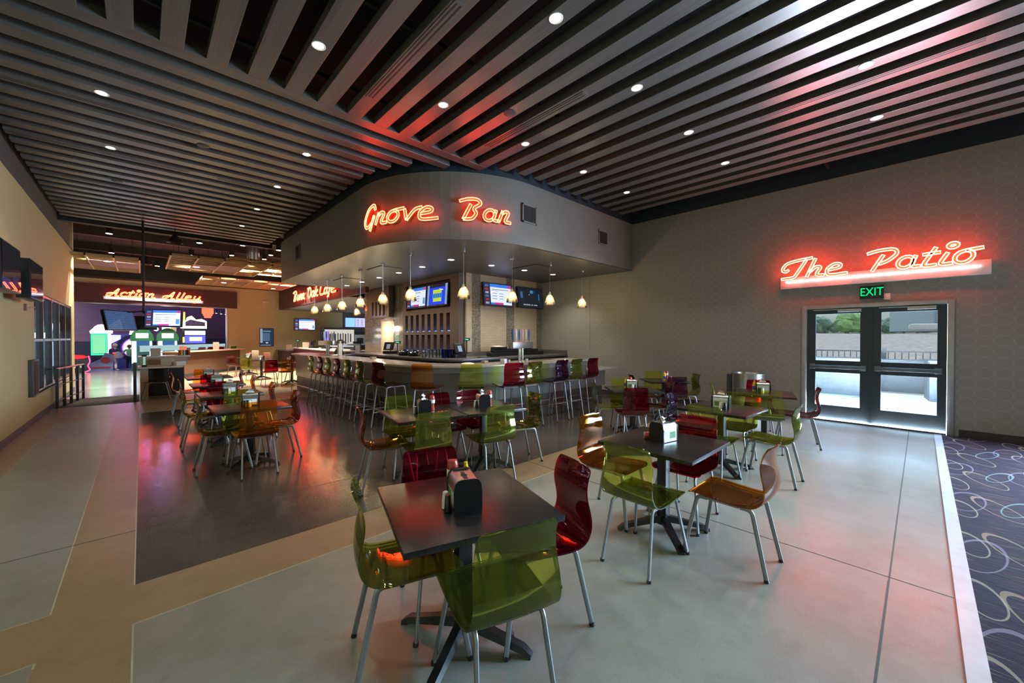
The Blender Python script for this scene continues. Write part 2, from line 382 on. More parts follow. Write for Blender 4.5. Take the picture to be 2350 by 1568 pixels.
m = MB(); m.box(-.048, -.1, 0, -.040, 2.98, .001); m.box(-.39, 2.9, 0, -.382, 2.945, .001); m.box(-.39, 3.4, 0, -.382, 11, .001); m.box(-.047, 3.45, 0, -.039, 11, .001)
m.box(-.043, 2.976, 0, 5, 2.984, .001); m.box(-1.15, 3.397, 0, -.385, 3.403, .001); m.box(-1.15, 2.942, 0, -.385, 2.948, .001); m.box(-1.153, 3.4, 0, -1.147, 11, .001)
struct(m.obj('trim_1', JOINTL))
m = MB(); m.box(-1.15, 4.417, 0, 9.3, 4.424, .0012); m.box(3.553, -.15, 0, 3.561, 4.42, .0012); m.box(.5, .129, 0, 9.3, .136, .0012); m.box(2.0, .129, 0, 3.5, .138, .0013)
struct(m.obj('trim_2', JOINT))
m = MB(); m.box(-1.4, -.235, 0, XW, -.155, .006); struct(m.obj('trim_3', MARBLE))
m = MB(); m.quad((-1.4, -7, .004), (XW, -7, .004), (XW, -.235, .004), (-1.4, -.235, .004)); struct(m.obj('carpet_floor', CARPET))
# ------------------------------------------------------------ WALLS
ZW = 4.55
def wallx(name, x, y0, y1, z0, z1, mt, holes=(), t=.15, side=1):
    """wall plane at x with thickness t away, rectangular holes (y0,y1,z0,z1)"""
    m = MB(); ysx = sorted({y0, y1, *[h[0] for h in holes], *[h[1] for h in holes]}); zs = sorted({z0, z1, *[h[2] for h in holes], *[h[3] for h in holes]})
    for a, b in zip(ysx, ysx[1:]):
        for c, d in zip(zs, zs[1:]):
            if any(h[0] <= a and b <= h[1] and h[2] <= c and d <= h[3] for h in holes): continue
            m.box(min(x, x + side * t), a, c, max(x, x + side * t), b, d)
    return struct(m.obj(name, mt, smooth=0))
wallx('wall_right', XW, -7, 8.5, 0, ZW, WALLP, [(-.36, 1.61, 0, 2.19), (-6.6, -1.9, .5, 3.2)])
wallx('wall_right_upper', XW + .02, -7, 8.5, ZW, 5.3, NAVY)
m = MB(); m.box(XW - .004, 6.60, 1.2, XW, 6.606, 3.3); struct(m.obj('trim_4', GREYW))
wallx('wall_left', XL, -7, 17.3, 0, 4.12, YEL, [(11.45, 16.85, .50, 2.46)], side=-1)
wallx('wall_left_upper', XL - .06, -7, 17.3, 4.14, 5.3, GREYW, side=-1)
m = MB(); m.box(-1.60, 13.5, 4.12, XL + .008, 17.3, 4.145); struct(m.obj('trim_5', BASEB))
m = MB(); m.box(-2.75, -7.15, 0, XW + .3, -7, 5.3); struct(m.obj('wall_back', YEL))
m = MB(); m.box(-2.75, 17.3, 0, -2.6, 30, 5.3); m.box(-2.6, 17.3, 0, -1.45, 17.45, 5.3); struct(m.obj('wall_far_left', YELF))
# far wall with the arcade opening
m = MB(); m.box(3.25, YC, 0, 9.14, YC + .2, 4.18); m.box(-2.6, YC, 3.1, 3.25, YC + .2, 4.18); struct(m.obj('wall_far', YELF))
m = MB(); m.box(-2.6, YC - .02, 4.18, 13, YC + .2, 5.3); struct(m.obj('wall_far_upper', BLACK))
m = MB(); m.box(9.14, YC - .05, 0, 13, YC + .2, 4.18); struct(m.obj('wall_menu', SLATWALL))
m = MB(); m.box(-2.6, YC - .12, 3.10, 3.67, YC - .001, 3.95); struct(m.obj('wall_arcade_fascia', MAROON))
m = MB(); m.box(-2.6, YC - .13, 3.085, 3.3, YC + .2, 3.10); m.box(3.21, YC - .03, 0, 3.25, YC + .22, 3.09); struct(m.obj('trim_6', STEEL))
m = MB(); m.box(-2.9, 33.5, 0, 8, 33.6, 4.6); struct(m.obj('wall_arcade_back', BRICK_P))
m = MB(); m.box(-2.9, 33.40, 0, 8, 33.5, 1.35); struct(m.obj('wall_arcade_dado', mat('navy_dado', (.012, .012, .035), .6)))
m = MB(); m.box(-2.9, 25.2, 4.55, 8, 33.6, 4.65); struct(m.obj('ceiling_arcade', BLACK))
m = MB(); m.box(4.6, 25.2, 0, 4.7, 33.5, 4.6); struct(m.obj('wall_arcade_right', mat('striped_orange_wall', (.30, .18, .13), .7, var=.6, nscale=(1, 3, .01), nsc=2)))
m = MB(); m.box(-3, -7, 5.3, 13.2, 25.2, 5.4); struct(m.obj('ceiling', BLACK))
m = MB(); m.box(12.9, 8, 0, 13, 25, 5.3); struct(m.obj('wall_cafe_right', YELF))
# baseboards
m = MB(); m.box(XW - .012, -7, 0, XW, -.42, .12); m.box(XW - .012, 1.66, 0, XW, 8.4, .12); struct(m.obj('baseboard_right', BASEB))
m = MB(); m.box(XL, -7, 0, XL + .015, 17.3, .11); struct(m.obj('baseboard_left', mat('grey_base', (.11, .10, .10), .5)))
# beams / black duct band in the far exposed ceiling
m = MB(); m.box(-2.6, 15.0, 4.55, 3.2, 15.15, 5.3); struct(m.obj('trim_7', mat('black_beam', (.012, .011, .012), .6)))
m = MB()
for yy in (16.6, 19.2, 22.4): m.box(-2.6, yy, 5.02, 13, yy + .18, 5.3)
m.box(-2.6, 24.5, 4.2, 13, 24.98, 5.3)
struct(m.obj('trim_8', mat('black_beam', (.012, .011, .012), .6)))
# ------------------------------------------------------------ SOFFIT over the bar
def outline(x0, yfar, cx, cy, r, y0, x1, n=20, endr=.45):
    pts = [(x0 + endr, yfar)]
    pts += [(x0 + endr - endr * math.sin(t * math.pi / 2 / 4), yfar - endr + endr * math.cos(t * math.pi / 2 / 4)) for t in range(1, 5)]
    pts += [(cx - r * math.cos(math.pi / 2 * i / n), cy - r * math.sin(math.pi / 2 * i / n)) for i in range(n + 1)]
    pts += [(x1, y0)]
    return pts
SO = outline(3.20, 14.3, 5.6, 7.67, 2.40, 5.27, XW)
m = MB(); poly = SO + [(XW, 14.3)]
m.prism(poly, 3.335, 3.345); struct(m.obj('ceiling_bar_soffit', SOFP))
m = MB(); n = len(SO)
for i in range(n - 1):
    a, b = SO[i], SO[i + 1]; m.quad((a[0], a[1], 3.335), (b[0], b[1], 3.335), (b[0], b[1], 4.56), (a[0], a[1], 4.56))
m.prism([SO[0], (SO[0][0] + 1, 14.3), (SO[0][0] + 1, 14.25), (SO[0][0], 14.25)], 3.335, 4.56)
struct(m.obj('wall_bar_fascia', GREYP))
SI = outline(3.26, 14.24, 5.6, 7.67, 2.34, 5.33, XW)
m = MB()
for i in range(n - 1):
    a, b = SI[i], SI[i + 1]; m.quad((a[0], a[1], 4.54), (b[0], b[1], 4.54), (b[0], b[1], 5.3), (a[0], a[1], 5.3))
    c, d = SO[i], SO[i + 1]; m.quad((a[0], a[1], 4.56), (b[0], b[1], 4.56), (d[0], d[1], 4.56), (c[0], c[1], 4.56))
struct(m.obj('trim_9', NAVY))
def vent(loc, w, h, rz, label):
    t = thing('air_vent', label, 'vent', loc, rz, None)
    m = MB(); m.box(-w / 2, -.015, -h / 2, -w / 2 + .03, 0, h / 2); m.box(w / 2 - .03, -.015, -h / 2, w / 2, 0, h / 2); m.box(-w / 2, -.015, h / 2 - .03, w / 2, 0, h / 2); m.box(-w / 2, -.015, -h / 2, w / 2, 0, -h / 2 + .03)
    m.obj('frame', GREYP, t)
    m = MB(); m.box(-w / 2 + .03, -.004, -h / 2 + .03, w / 2 - .03, 0, h / 2 - .03, 1)
    k = 11
    for i in range(k):
        x = -w / 2 + .03 + (w - .06) * (i + .5) / k; m.box(x - .006, -.012, -h / 2 + .03, x + .006, -.002, h / 2 - .03, 0)
    m.obj('grille', [mat('vent_louvre', (.055, .045, .04), .5), DARKB], t)
vent((5.48, 5.268, 3.97), .40, .36, 0, 'square louvred vent on the grey soffit, right of the Grove Bar sign')
vent((8.02, 5.268, 3.96), .38, .34, 0, 'square louvred vent at the patio end of the grey soffit')
vent((3.198, 12.06, 3.97), .45, .42, -R(90), 'dark louvred vent at the far left end of the grey soffit')
for x, y, rz, lb in ((4.25, 9.5, 0, 'dark slot air diffuser in the soffit over the middle of the bar'), (4.3, 12.05, 0, 'dark slot air diffuser in the soffit over the far end of the bar'), (6.85, 6.75, 0, 'dark slot air diffuser in the soffit right of the bar corner')):
    t = thing('slot_diffuser', lb, 'vent', (x, y, 3.334), rz)
    m = MB(); m.box(-.02, -.42, -.012, .02, .42, 0); m.box(-.02, -.42, -.012, .55, -.38, 0); m.obj('slot', DARKB, t)
    m = MB(); m.box(-.035, -.44, -.006, .57, -.42, 0); m.box(.02, -.38, -.006, .035, .44, 0); m.obj('rim', SOFP, t)
# ------------------------------------------------------------ CEILING SLATS
ZS, DS = 4.62, .10
def slat(x0, y0, x1, y1, mt, label, group):
    m = MB(); m.box(0, 0, 0, x1 - x0, y1 - y0, DS); o = m.obj('ceiling_slat', mt, loc=(x0, y0, ZS), bevel=.003, smooth=0)
    return tag(o, label, 'ceiling slat', group)
def fascia_y(x):
    if x <= 3.26: return 99
    if x >= 5.6: return 5.27
    d = 5.6 - x; return 7.67 - math.sqrt(max(0, 2.4 ** 2 - d * d))
def fascia_x(y):
    if y >= 7.67: return 3.20
    d = 7.67 - y
    return 5.6 - math.sqrt(max(0, 2.4 ** 2 - d * d)) if d < 2.4 else 5.4
YB = 5.40   # first cross slat
for k in range(-16, 12):
    c = 4.405 + .3775 * k; x0, x1 = c - .094, c + .094
    if x0 < -1.40: continue
    ye = min(YB - .005, fascia_y(c) - .14, fascia_y(x1) - .10)
    slat(x0, -6.9, x1, ye, SLAT_Y, 'long grey wood-grain ceiling slat running beside the patio wall', 'ceiling slats parallel to the patio wall')
for k in range(-4, 21):
    c = 7.02 + .3822 * k; y0, y1 = c - .095, c + .095
    xe = min(fascia_x(y0), fascia_x(y1), 9) - .14
    if k == -4: xe = 4.50
    if k == -3: xe = 3.98
    slat(-1.44, y0, xe, y1, SLAT_X, 'grey wood-grain ceiling slat running across between mustard wall and bar soffit', 'ceiling slats across the aisle')
m = MB()
for y in (-6, -3.6, -1.2, 1.2, 3.6, 5.0): m.box(-1.45, y, ZS + DS, 9.3, y + .04, ZS + DS + .05)
for x in (-1.3, .2, 1.7, 3.0): m.box(x, 5.3, ZS + DS, x + .04, 14.8, ZS + DS + .05)
struct(m.obj('trim_13', BLACK))
# linear slot diffusers on slats
for (x, y0, y1, lb) in ((2.12, 2.9, 4.85, 'above the aisle left of the Grove Bar sign'), (4.02, 2.9, 4.8, 'ending near the bar soffit, right of the sign'), (4.03, -.9, 1.0, 'near the top edge of the picture'), (6.24, -.46, 1.6, 'in the bright middle of the ceiling'), (8.12, -.46, 1.58, 'nearest the patio wall')):
    t = thing('linear_diffuser', 'narrow slot diffuser set in a slat, ' + lb, 'diffuser', (x, y0, ZS))
    m = MB(); L = y1 - y0; m.box(-.05, 0, -.006, .05, L, 0, 0); m.box(-.032, .03, -.007, -.012, L - .03, -.001, 1); m.box(.012, .03, -.007, .032, L - .03, -.001, 1); m.obj('slot_frame', [SLAT_Y, DARKB], t, smooth=0)
for (x0, x1, y, lb) in ((-1.2, .69, 7.40, 'nearest the camera over the left aisle'), (-1.4, .67, 9.31, 'second over the left aisle'), (-1.35, .68, 11.2, 'third over the left aisle'), (1.05, 2.7, 9.31, 'between the left aisle and the bar soffit'), (-1.35, .68, 13.13, 'farthest over the left aisle')):
    t = thing('linear_diffuser', 'narrow slot diffuser in a cross slat, ' + lb, 'diffuser', (x0, y, ZS))
    m = MB(); L = x1 - x0; m.box(0, -.05, -.006, L, .05, 0, 0); m.box(.03, -.032, -.007, L - .03, -.012, -.001, 1); m.box(.03, .012, -.007, L - .03, .032, -.001, 1); m.obj('slot_frame', [SLAT_X, DARKB], t, smooth=0)
for x, y, lb in ((3.63, 3.86, 'small round dark speaker disc on a slat above the bar corner'), (7.78, .6, 'small round speaker disc on a slat near the patio wall'), (.73, 7.87, 'small round speaker disc over the left tables'), (-.32, 10.8, 'small round speaker disc over the left aisle, nearer one'), (-.32, 12.7, 'small round speaker disc over the left aisle, farther one')):
    m = MB(); m.lathe([(.001, 0), (.07, 0), (.085, .006), (.085, .012), (.001, .012)]); tag(m.obj('ceiling_speaker', mat('dark_grey_plastic', (.05, .045, .05), .5), loc=(x, y, ZS - .012)), lb, 'ceiling speaker')
# ------------------------------------------------------------ DOWNLIGHTS
def can_proto(name, r, e, spot, color=WARM, blend=.6, cone=95):
    t = thing(name, '', 'downlight')
    m = MB(); m.lathe([(r * .78, -.001), (r, -.006), (r * 1.06, -.004), (r * 1.06, .0)], n=24); m.obj('trim_ring', WHITE if e > 10 else STEEL, t)
    m = MB(); m.lathe([(.0005, .0), (r * .4, -.002), (r * .78, .0)], n=20); m.obj('lens', LENS, t)
    l = light('lamp_light', 'SPOT', (0, 0, -.03), spot, color, t, spot_size=R(cone), spot_blend=blend, shadow_soft_size=.05)
    l.rotation_euler = (0, 0, 0)
    reg(t); return t
def put_cans(proto, lst, group=None):
    first = True
    for loc, lb in lst:
        if first: proto.location = loc; proto['label'] = lb; first = False; proto['group'] = group
        else: dup(proto, loc, label=lb, group=group)
NB = ['near the top edge, above the sign', 'at the very top centre', 'just above the Grove Bar sign']
rl = [((1.36, 4.35), 'starry round downlight left of the Grove Bar sign, at the picture top'), ((2.88, 2.42), 'brightest downlight at the top centre of the ceiling'), ((2.88, 4.33), 'round downlight right above the word Grove'), ((4.39, 2.41), 'round downlight in mid ceiling right of the top-centre one'), ((4.39, 4.31), 'round downlight above the word Bar near the soffit'),
      ((5.90, 2.40), 'third downlight in the row from the top centre toward the patio wall'), ((5.90, 4.30), 'downlight above the square soffit vent'), ((7.39, 2.38), 'last downlight in that row, nearest the patio wall'), ((7.39, 4.28), 'downlight near the corner of soffit and patio wall'), ((5.88, .45), 'downlight among the brightest slats at upper right'), ((7.39, .45), 'downlight with pale ring above The Patio sign'),
      ((4.39, .5), 'downlight over the near right tables, above the frame'), ((1.36, 2.42), 'downlight over the nearest table, above the frame')]
put_cans(can_proto('recessed_downlight', .065, 22, P_CAN), [((x, y, ZS - .001), lb) for (x, y), lb in rl], 'downlights in the slat ceiling')
ll = [((-.335, 7.05), 'downlight high at the left over the aisle'), ((-.335, 8.98), 'second downlight over the left aisle'), ((2.01, 7.06), 'first downlight left of the bar soffit'), ((2.01, 8.98), 'second downlight along the left side of the soffit'), ((2.01, 10.88), 'third downlight along the left side of the soffit'), ((2.01, 12.78), 'farthest small downlight in the slat ceiling beside the soffit')]
put_cans(can_proto('recessed_downlight', .065, 22, P_CANW), [((x, y, ZS - .001), lb) for (x, y), lb in ll], 'downlights over the aisle')
sl = [(5.08, 7.34), (5.08, 8.58), (5.08, 9.80), (5.08, 11.0), (5.07, 12.22), (5.06, 13.43), (6.20, 7.24), (7.27, 7.17), (8.33, 7.10)]
SLB = ['at the corner of the row, over the cash register', 'second along the left row from the bar corner', 'third along the left row from the bar corner', 'fourth along the left row', 'fifth along the left row', 'farthest in the left row', 'first to the right of the bar corner', 'second to the right, over the television', 'last to the right, nearest the patio wall']
put_cans(can_proto('soffit_downlight', .085, 22, P_SOFFIT, cone=120), [((x, y, 3.334), 'round soffit downlight, ' + lb) for (x, y), lb in zip(sl, SLB)], 'downlights in the bar soffit')
ul = [(6.31, 22.5), (6.31, 21.4), (6.31, 20.4), (6.31, 18.3), (6.31, 16.1)]
put_cans(can_proto('cafe_downlight', .085, 22, 160, cone=120), [((x, y, 3.135), 'round downlight under the maroon cafe soffit, number %s from the far wall' % w) for (x, y), w in zip(ul, ('one', 'two', 'three', 'four', 'five'))], 'cafe downlights')
# exposed-ceiling track heads
def track_proto():
    t = thing('track_spotlight', '', 'spotlight')
    m = MB(); m.cyl((0, 0, 0), .085, 0, .22, 16); m.obj('housing', BLKM, t)
    m = MB(); m.lathe([(.0005, -.004), (.075, -.002), (.075, .0)], n=18); m.obj('lens', LENS, t)
    m = MB(); m.cyl((0, 0, 0), .012, .22, .46, 8); m.obj('stem', BLKM, t)
    l = light('lamp_light', 'SPOT', (0, 0, -.03), P_TRACK, WARM, t, spot_size=R(90), spot_blend=.6, shadow_soft_size=.06)
    reg(t); return t
tl = [((-.70, 17.4), 'leftmost upper one'), ((-.80, 21.3), 'below the leftmost one'), ((.55, 23.8), 'alone beside the hanging black lamp'), ((1.46, 17.0), 'upper one over the near wood grille'), ((1.45, 19.8), 'lower one over the near wood grille'), ((2.6, 16.4), 'upper one over the middle grille'), ((2.6, 18.7), 'lower one over the middle grille'), ((3.7, 16.4), 'nearest to the soffit corner'), ((3.7, 17.6), 'second from the soffit corner'), ((3.7, 18.7), 'third from the soffit corner'), ((4.77, 19.7), 'just behind the soffit edge')]
put_cans(track_proto(), [((x, y, 4.80), 'glaring round spotlight in the black far ceiling, ' + lb) for (x, y), lb in tl], 'spotlights in the black far ceiling')
# ------------------------------------------------------------ WOOD GRILLE CLOUDS
def cloud(x0, x1, y0, y1, z, cols, solid, lamps, label):
    t = thing('wood_ceiling_grille', label, 'ceiling grille', (x0, y0, z))
    Wd, L = x1 - x0, y1 - y0; m = MB(); w = .035
    m.box(0, 0, 0, Wd, w, .07); m.box(0, L - w, 0, Wd, L, .07); m.box(0, 0, 0, w, L, .07); m.box(Wd - w, 0, 0, Wd, L, .07)
    for i in range(1, cols): m.box(Wd * i / cols - w / 2, 0, 0, Wd * i / cols + w / 2, L, .07)
    m.obj('frame', PINEW, t, smooth=0)
    k = int(L / .33)
    for i in range(1, k):
        y = L * i / k; m = MB(); runs = []
        for c in range(cols):
            if any(q[0] == c and q[1] * L <= y <= q[2] * L for q in solid): continue
            if runs and runs[-1][1] == c: runs[-1][1] = c + 1
            else: runs.append([c, c + 1])
        for a, b in runs: m = MB(); m.box(Wd * a / cols, y - .02, .01, Wd * b / cols, y + .02, .06); m.obj('slat', PINEW, t, smooth=0)
    for s in solid:
        m = MB(); a, b = Wd * s[0] / cols, Wd * (s[0] + 1) / cols; m.box(a + .02, s[1] * L, .015, b - .02, s[2] * L, .03); m.obj('solid_panel', mat('plum_panel', (.20, .09, .10), .6), t, smooth=0)
    for x, y in ((.2, .3), (Wd - .2, .3), (.2, L - .3), (Wd - .2, L - .3)): m = MB(); m.box(x, y, .07, x + .01, y + .01, 5.3 - z); m.obj('hanger', BLACK, t, smooth=0)
    for x, y in lamps:
        m = MB(); m.lathe([(.0005, -.004), (.085, -.002), (.085, .0)], n=18); m.obj('round_lamp', LENS, t, loc=(x, y, .012))
cloud(-1.75, 0, 16.6, 19.9, 3.95, 3, [(1, .3, .72), (2, .3, .72), (0, .68, .95)], [(1.0, 1.0)], 'wooden grille panel hanging at far left before the arcade sign')
cloud(.62, 3.2, 14.95, 18.1, 3.95, 4, [(1, .45, .8), (2, .35, .8)], [(.75, 2.0)], 'wooden grille panel hanging in the middle, left of the soffit')
cloud(1.95, 4.35, 14.75, 17.9, 4.02, 4, [(0, .1, .4), (1, .1, .5)], [(.75, .9)], 'wooden grille panel overlapping the middle one, nearest the soffit')
cloud(1.75, 5.1, 19.4, 22.2, 3.93, 6, [(1, .3, .6), (2, .3, .6), (5, .3, .9)], [(.85, 1.4), (2.9, 2.3)], 'long wooden grille panel farthest back, beside the cafe fascia')
m = MB(); m.lathe([(.19, 0), (.19, .9)], n=18); tag(m.obj('foil_duct', DUCT, loc=(3.05, 17.2, 4.25)), 'crinkled silver duct stub above the wooden grilles', 'duct')
for x, y, lb in ((.70, 14.3, 'black cone lamp hanging under the last ceiling slats'), (.13, 19.2, 'black cone lamp hanging left, above the arcade sign')):
    t = thing('cone_lamp', lb, 'lamp', (x, y, 4.2)); m = MB(); m.lathe([(.03, .28), (.06, .2), (.17, .02), (.175, 0), (.165, 0), (.05, .19), (.0005, .2)], n=20); m.obj('lamp_shade', mat('dark_glossy', (.03, .03, .03), .2), t)
    m = MB(); m.cyl((0, 0, 0), .006, .28, 1.1, 6); m.obj('cord', BLACK, t)
# ------------------------------------------------------------ NEON SIGNS
def G(*st): return st
EL = lambda cx, cy, rx, ry, a0=0, a1=360, k=14: [(cx + rx * math.cos(R(a0 + (a1 - a0) * i / k)), cy + ry * math.sin(R(a0 + (a1 - a0) * i / k))) for i in range(k + 1)]
GL = {
 'a': (1.35, [('o', EL(.5, .5, .45, .48)), ('s', [(.98, 1.0), (.92, .45), (.98, .1), (1.45, .06)])]),
 'c': (1.15, [('s', [(1.0, .78), (.6, 1.0), (.15, .75), (.1, .3), (.45, 0), (1.15, .08)])]),
 'e': (1.4, [('s', [(.18, .48), (.85, .62), (.85, .92), (.45, 1.0), (.1, .62), (.18, .12), (.6, -.02), (1.5, .06)])]),
 'f': (.9, [('s', [(1.0, 1.55), (.65, 1.7), (.45, 1.2), (.28, -.3), (-.05, -.55)]), ('l', [(-.05, .9), (.85, .92)])]),
 'h': (1.25, [('l', [(.28, 1.75), (.05, 0)]), ('s', [(.15, .45), (.5, .9), (.82, .8), (.7, .15), (1.25, .03)])]),
 'i': (.8, [('s', [(.4, .95), (.2, .2), (.35, .03), (.85, .06)]), ('o', EL(.55, 1.5, .24, .19))]),
 'k': (1.15, [('l', [(.28, 1.75), (.05, 0)]), ('s', [(.95, 1.0), (.3, .5), (.75, .05), (1.15, .06)])]),
 'l': (.75, [('s', [(.45, 1.75), (.2, .25), (.38, .03), (.8, .06)])]),
 'n': (1.25, [('l', [(.2, 1.0), (.05, 0)]), ('s', [(.15, .6), (.5, .98), (.85, .85), (.72, .15), (1.3, .03)])]),
 'o': (1.35, [('o', EL(.52, .48, .46, .48)), ('l', [(.5, .98), (1.35, 1.08)])]),
 'r': (1.1, [('l', [(.2, 1.02), (.05, 0)]), ('s', [(.2, .75), (.45, .98), (.75, .85), (.62, .12), (1.15, .03)])]),
 't': (.95, [('s', [(.62, 1.5), (.25, .2), (.45, .02), (.95, .05)]), ('l', [(0, .98), (.95, 1.05)])]),
 'u': (1.3, [('s', [(.2, 1.0), (.08, .25), (.4, .0), (.75, .3), (.95, 1.0)]), ('s', [(.95, 1.0), (.85, .2), (1.35, .04)])]),
 'v': (1.2, [('s', [(.05, 1.0), (.22, .5), (.4, .02)]), ('s', [(.4, .02), (.85, .85), (1.35, 1.05)])]),
 'y': (1.3, [('s', [(.2, 1.0), (.12, .4), (.45, .1), (.85, .45)]), ('s', [(1.05, 1.0), (.7, -.45), (.25, -.6), (.2, -.2), (1.35, .1)])]),
 'A': (1.75, [('s', [(-.3, .25), (-.1, -.02), (.35, .25), (1.25, 1.78)]), ('s', [(1.25, 1.78), (1.15, .9), (1.1, .1), (1.6, .04)]), ('s', [(-.3, .5), (.3, .75), (1.15, .62)])]),
 'B': (1.85, [('l', [(.62, 1.32), (.28, 0)]), ('s', [(-.35, 1.55), (.3, 1.76), (1.05, 1.76), (1.38, 1.4), (.95, .98), (1.2, .55), (.95, .08), (.28, 0)])]),
 'C': (1.5, [('s', [(1.35, 1.45), (.9, 1.78), (.3, 1.4), (.08, .6), (.45, .02), (1.5, .1)])]),
 'G': (1.35, [('s', [(1.1, 1.35), (.85, 1.8), (.3, 1.45), (.05, .5), (.35, -.1), (.9, .2), (1.1, .85)]), ('l', [(1.05, .85), (.85, -.45)])]),
 'O': (1.6, [('o', EL(.75, .85, .55, .88)), ('l', [(-.15, 1.62), (.7, 1.74)])]),
 'P': (1.6, [('l', [(.6, 1.35), (.2, -.03)]), ('s', [(-.45, 1.58), (.2, 1.76), (1.1, 1.76), (1.4, 1.35), (1.0, .8), (.5, .55)])]),
 'T': (1.3, [('s', [(-.15, .85), (-.38, .7), (-.62, .95), (-.45, 1.45), (.2, 1.7), (1.35, 1.85)]), ('s', [(.95, 1.75), (.6, .55), (.35, .05), (-.5, -.03)])]),
}
def text_width(s):
    return sum(.7 if c == ' ' else GL[c][0] for c in s)
def ribbon(pts, w, closed):
    n = len(pts); L = []; Rr = []
    for i in range(n):
        a = pts[i - 1] if (i > 0 or closed) else pts[i]; b = pts[(i + 1) % n] if (i < n - 1 or closed) else pts[i]
        t = (b - a); t = t.normalized() if t.length > 1e-6 else Vector((1, 0)); nn = Vector((-t.y, t.x))
        L.append(pts[i] + nn * w / 2); Rr.append(pts[i] - nn * w / 2)
    return L, Rr
def neon_word(parent, s, u0, u1, em, F, depth=.07, sw=.26, tr=.0075, tm=None):
    """F(u, v, w) -> point; u metres along, v metres up, w metres out"""
    sc = (u1 - u0) / text_width(s); x = 0
    for ch in s:
        if ch == ' ': x += .7; continue
        adv, strokes = GL[ch]; body = MB(); tubes = MB()
        for kind, pts in strokes:
            if kind == 'o': P = [Vector(p) for p in pts[:-1]]; closed = True
            elif kind == 's': P = cat([Vector(p) for p in pts], 5); closed = False
            else: a, b = Vector(pts[0]), Vector(pts[1]); P = [a.lerp(b, i / 4) for i in range(5)]; closed = False
            P = [Vector(((p.x + x + p.y * .22) * sc + u0, p.y * em)) for p in P]
            w = sw * em; Lf, Rt = ribbon(P, w, closed); n = len(P); vs = []
            for q in (Lf, Rt):
                for p in q: vs.append(F(p.x, p.y, depth))
            for q in (Lf, Rt):
                for p in q: vs.append(F(p.x, p.y, .004))
            K = n if closed else n - 1; fs = []
            for i in range(K):
                j = (i + 1) % n
                fs += [(i, j, n + j, n + i), (i, 2 * n + i, 2 * n + j, j), (n + i, n + j, 3 * n + j, 3 * n + i)]
            if not closed: fs += [(0, n, 3 * n, 2 * n), (n - 1, 3 * n - 1, 4 * n - 1, 2 * n - 1)]
            body.add(vs, fs)
            Li, Ri = ribbon(P, w * .86, closed)
            if closed:
                tubes.tube([F(p.x, p.y, depth + .012) for p in Li], tr, 6, closed=True); tubes.tube([F(p.x, p.y, depth + .012) for p in Ri], tr, 6, closed=True)
            else:
                tubes.tube([F(p.x, p.y, depth + .012) for p in Li + Ri[::-1]], tr, 6, closed=True)
        b = body.obj('letter', LETW, parent); tubes.obj('neon_tube', tm or TUBE, b)
        x += adv
# Grove Bar on the curved fascia
FC, FR = (5.6, 7.67), 2.40
def Fcurve(u, v, w):
    a = R(184.6) + u / 2.42; r = FR + w + .002; return (FC[0] + r * math.cos(a), FC[1] + r * math.sin(a), 3.69 + v)
t = thing('neon_sign', 'red neon Grove Bar script on the curved grey soffit', 'neon sign')
neon_word(t, 'Grove', .05, 1.66, .205, Fcurve); neon_word(t, 'Bar', 2.06, 2.98, .205, Fcurve)
# The Patio
def Fpat(u, v, w): return (XW - .10 - w, 1.93 - u, 2.735 + v)
t = thing('neon_sign', 'red neon The Patio script above the glass doors', 'neon sign')
neon_word(t, 'The', .12, .98, .19, Fpat, tm=TUBEP); neon_word(t, 'Patio', 1.29, 2.52, .19, Fpat, tm=TUBEP)
m = MB(); m.box(XW - .10, -.72, 2.545, XW, 1.95, 2.765); m.obj('backing_box', mat('white_sign_box', (.75, .72, .72), .35), t, bevel=.004)
m = MB(); m.tube([(XW - .125, -.62, 2.67), (XW - .125, 1.86, 2.67)], .011, 8); m.obj('white_tube', WTUBE, t)
# Action Alley
def Fact(u, v, w): return (-1.15 + u, YC - .15 - w, 3.42 + v)
t = thing('neon_sign', 'red neon Action Alley script over the arcade opening', 'neon sign')
neon_word(t, 'Action', .1, 1.62, .19, Fact, tr=.009); neon_word(t, 'Alley', 1.95, 3.3, .19, Fact, tr=.009)
m = MB(); m.box(-1.2, YC - .19, 3.27, 2.26, YC - .121, 3.41); m.obj('backing_box', MATS['white_sign_box'], t)
m = MB(); m.tube([(-1.15, YC - .21, 3.34), (2.2, YC - .21, 3.34)], .014, 8); m.obj('white_tube', WTUBE, t)
# Burr Oak Cafe
XF = 5.64
def Fcaf(u, v, w): return (XF - w - .002, 21.9 - u, 3.40 + v)
t = thing('neon_sign', 'red neon Burr Oak Cafe script on the maroon fascia', 'neon sign')
neon_word(t, 'Burr', .1, 1.95, .25, Fcaf, tr=.012); neon_word(t, 'Oak', 2.35, 3.85, .25, Fcaf, tr=.012); neon_word(t, 'Cafe', 4.05, 5.95, .25, Fcaf, tr=.012)
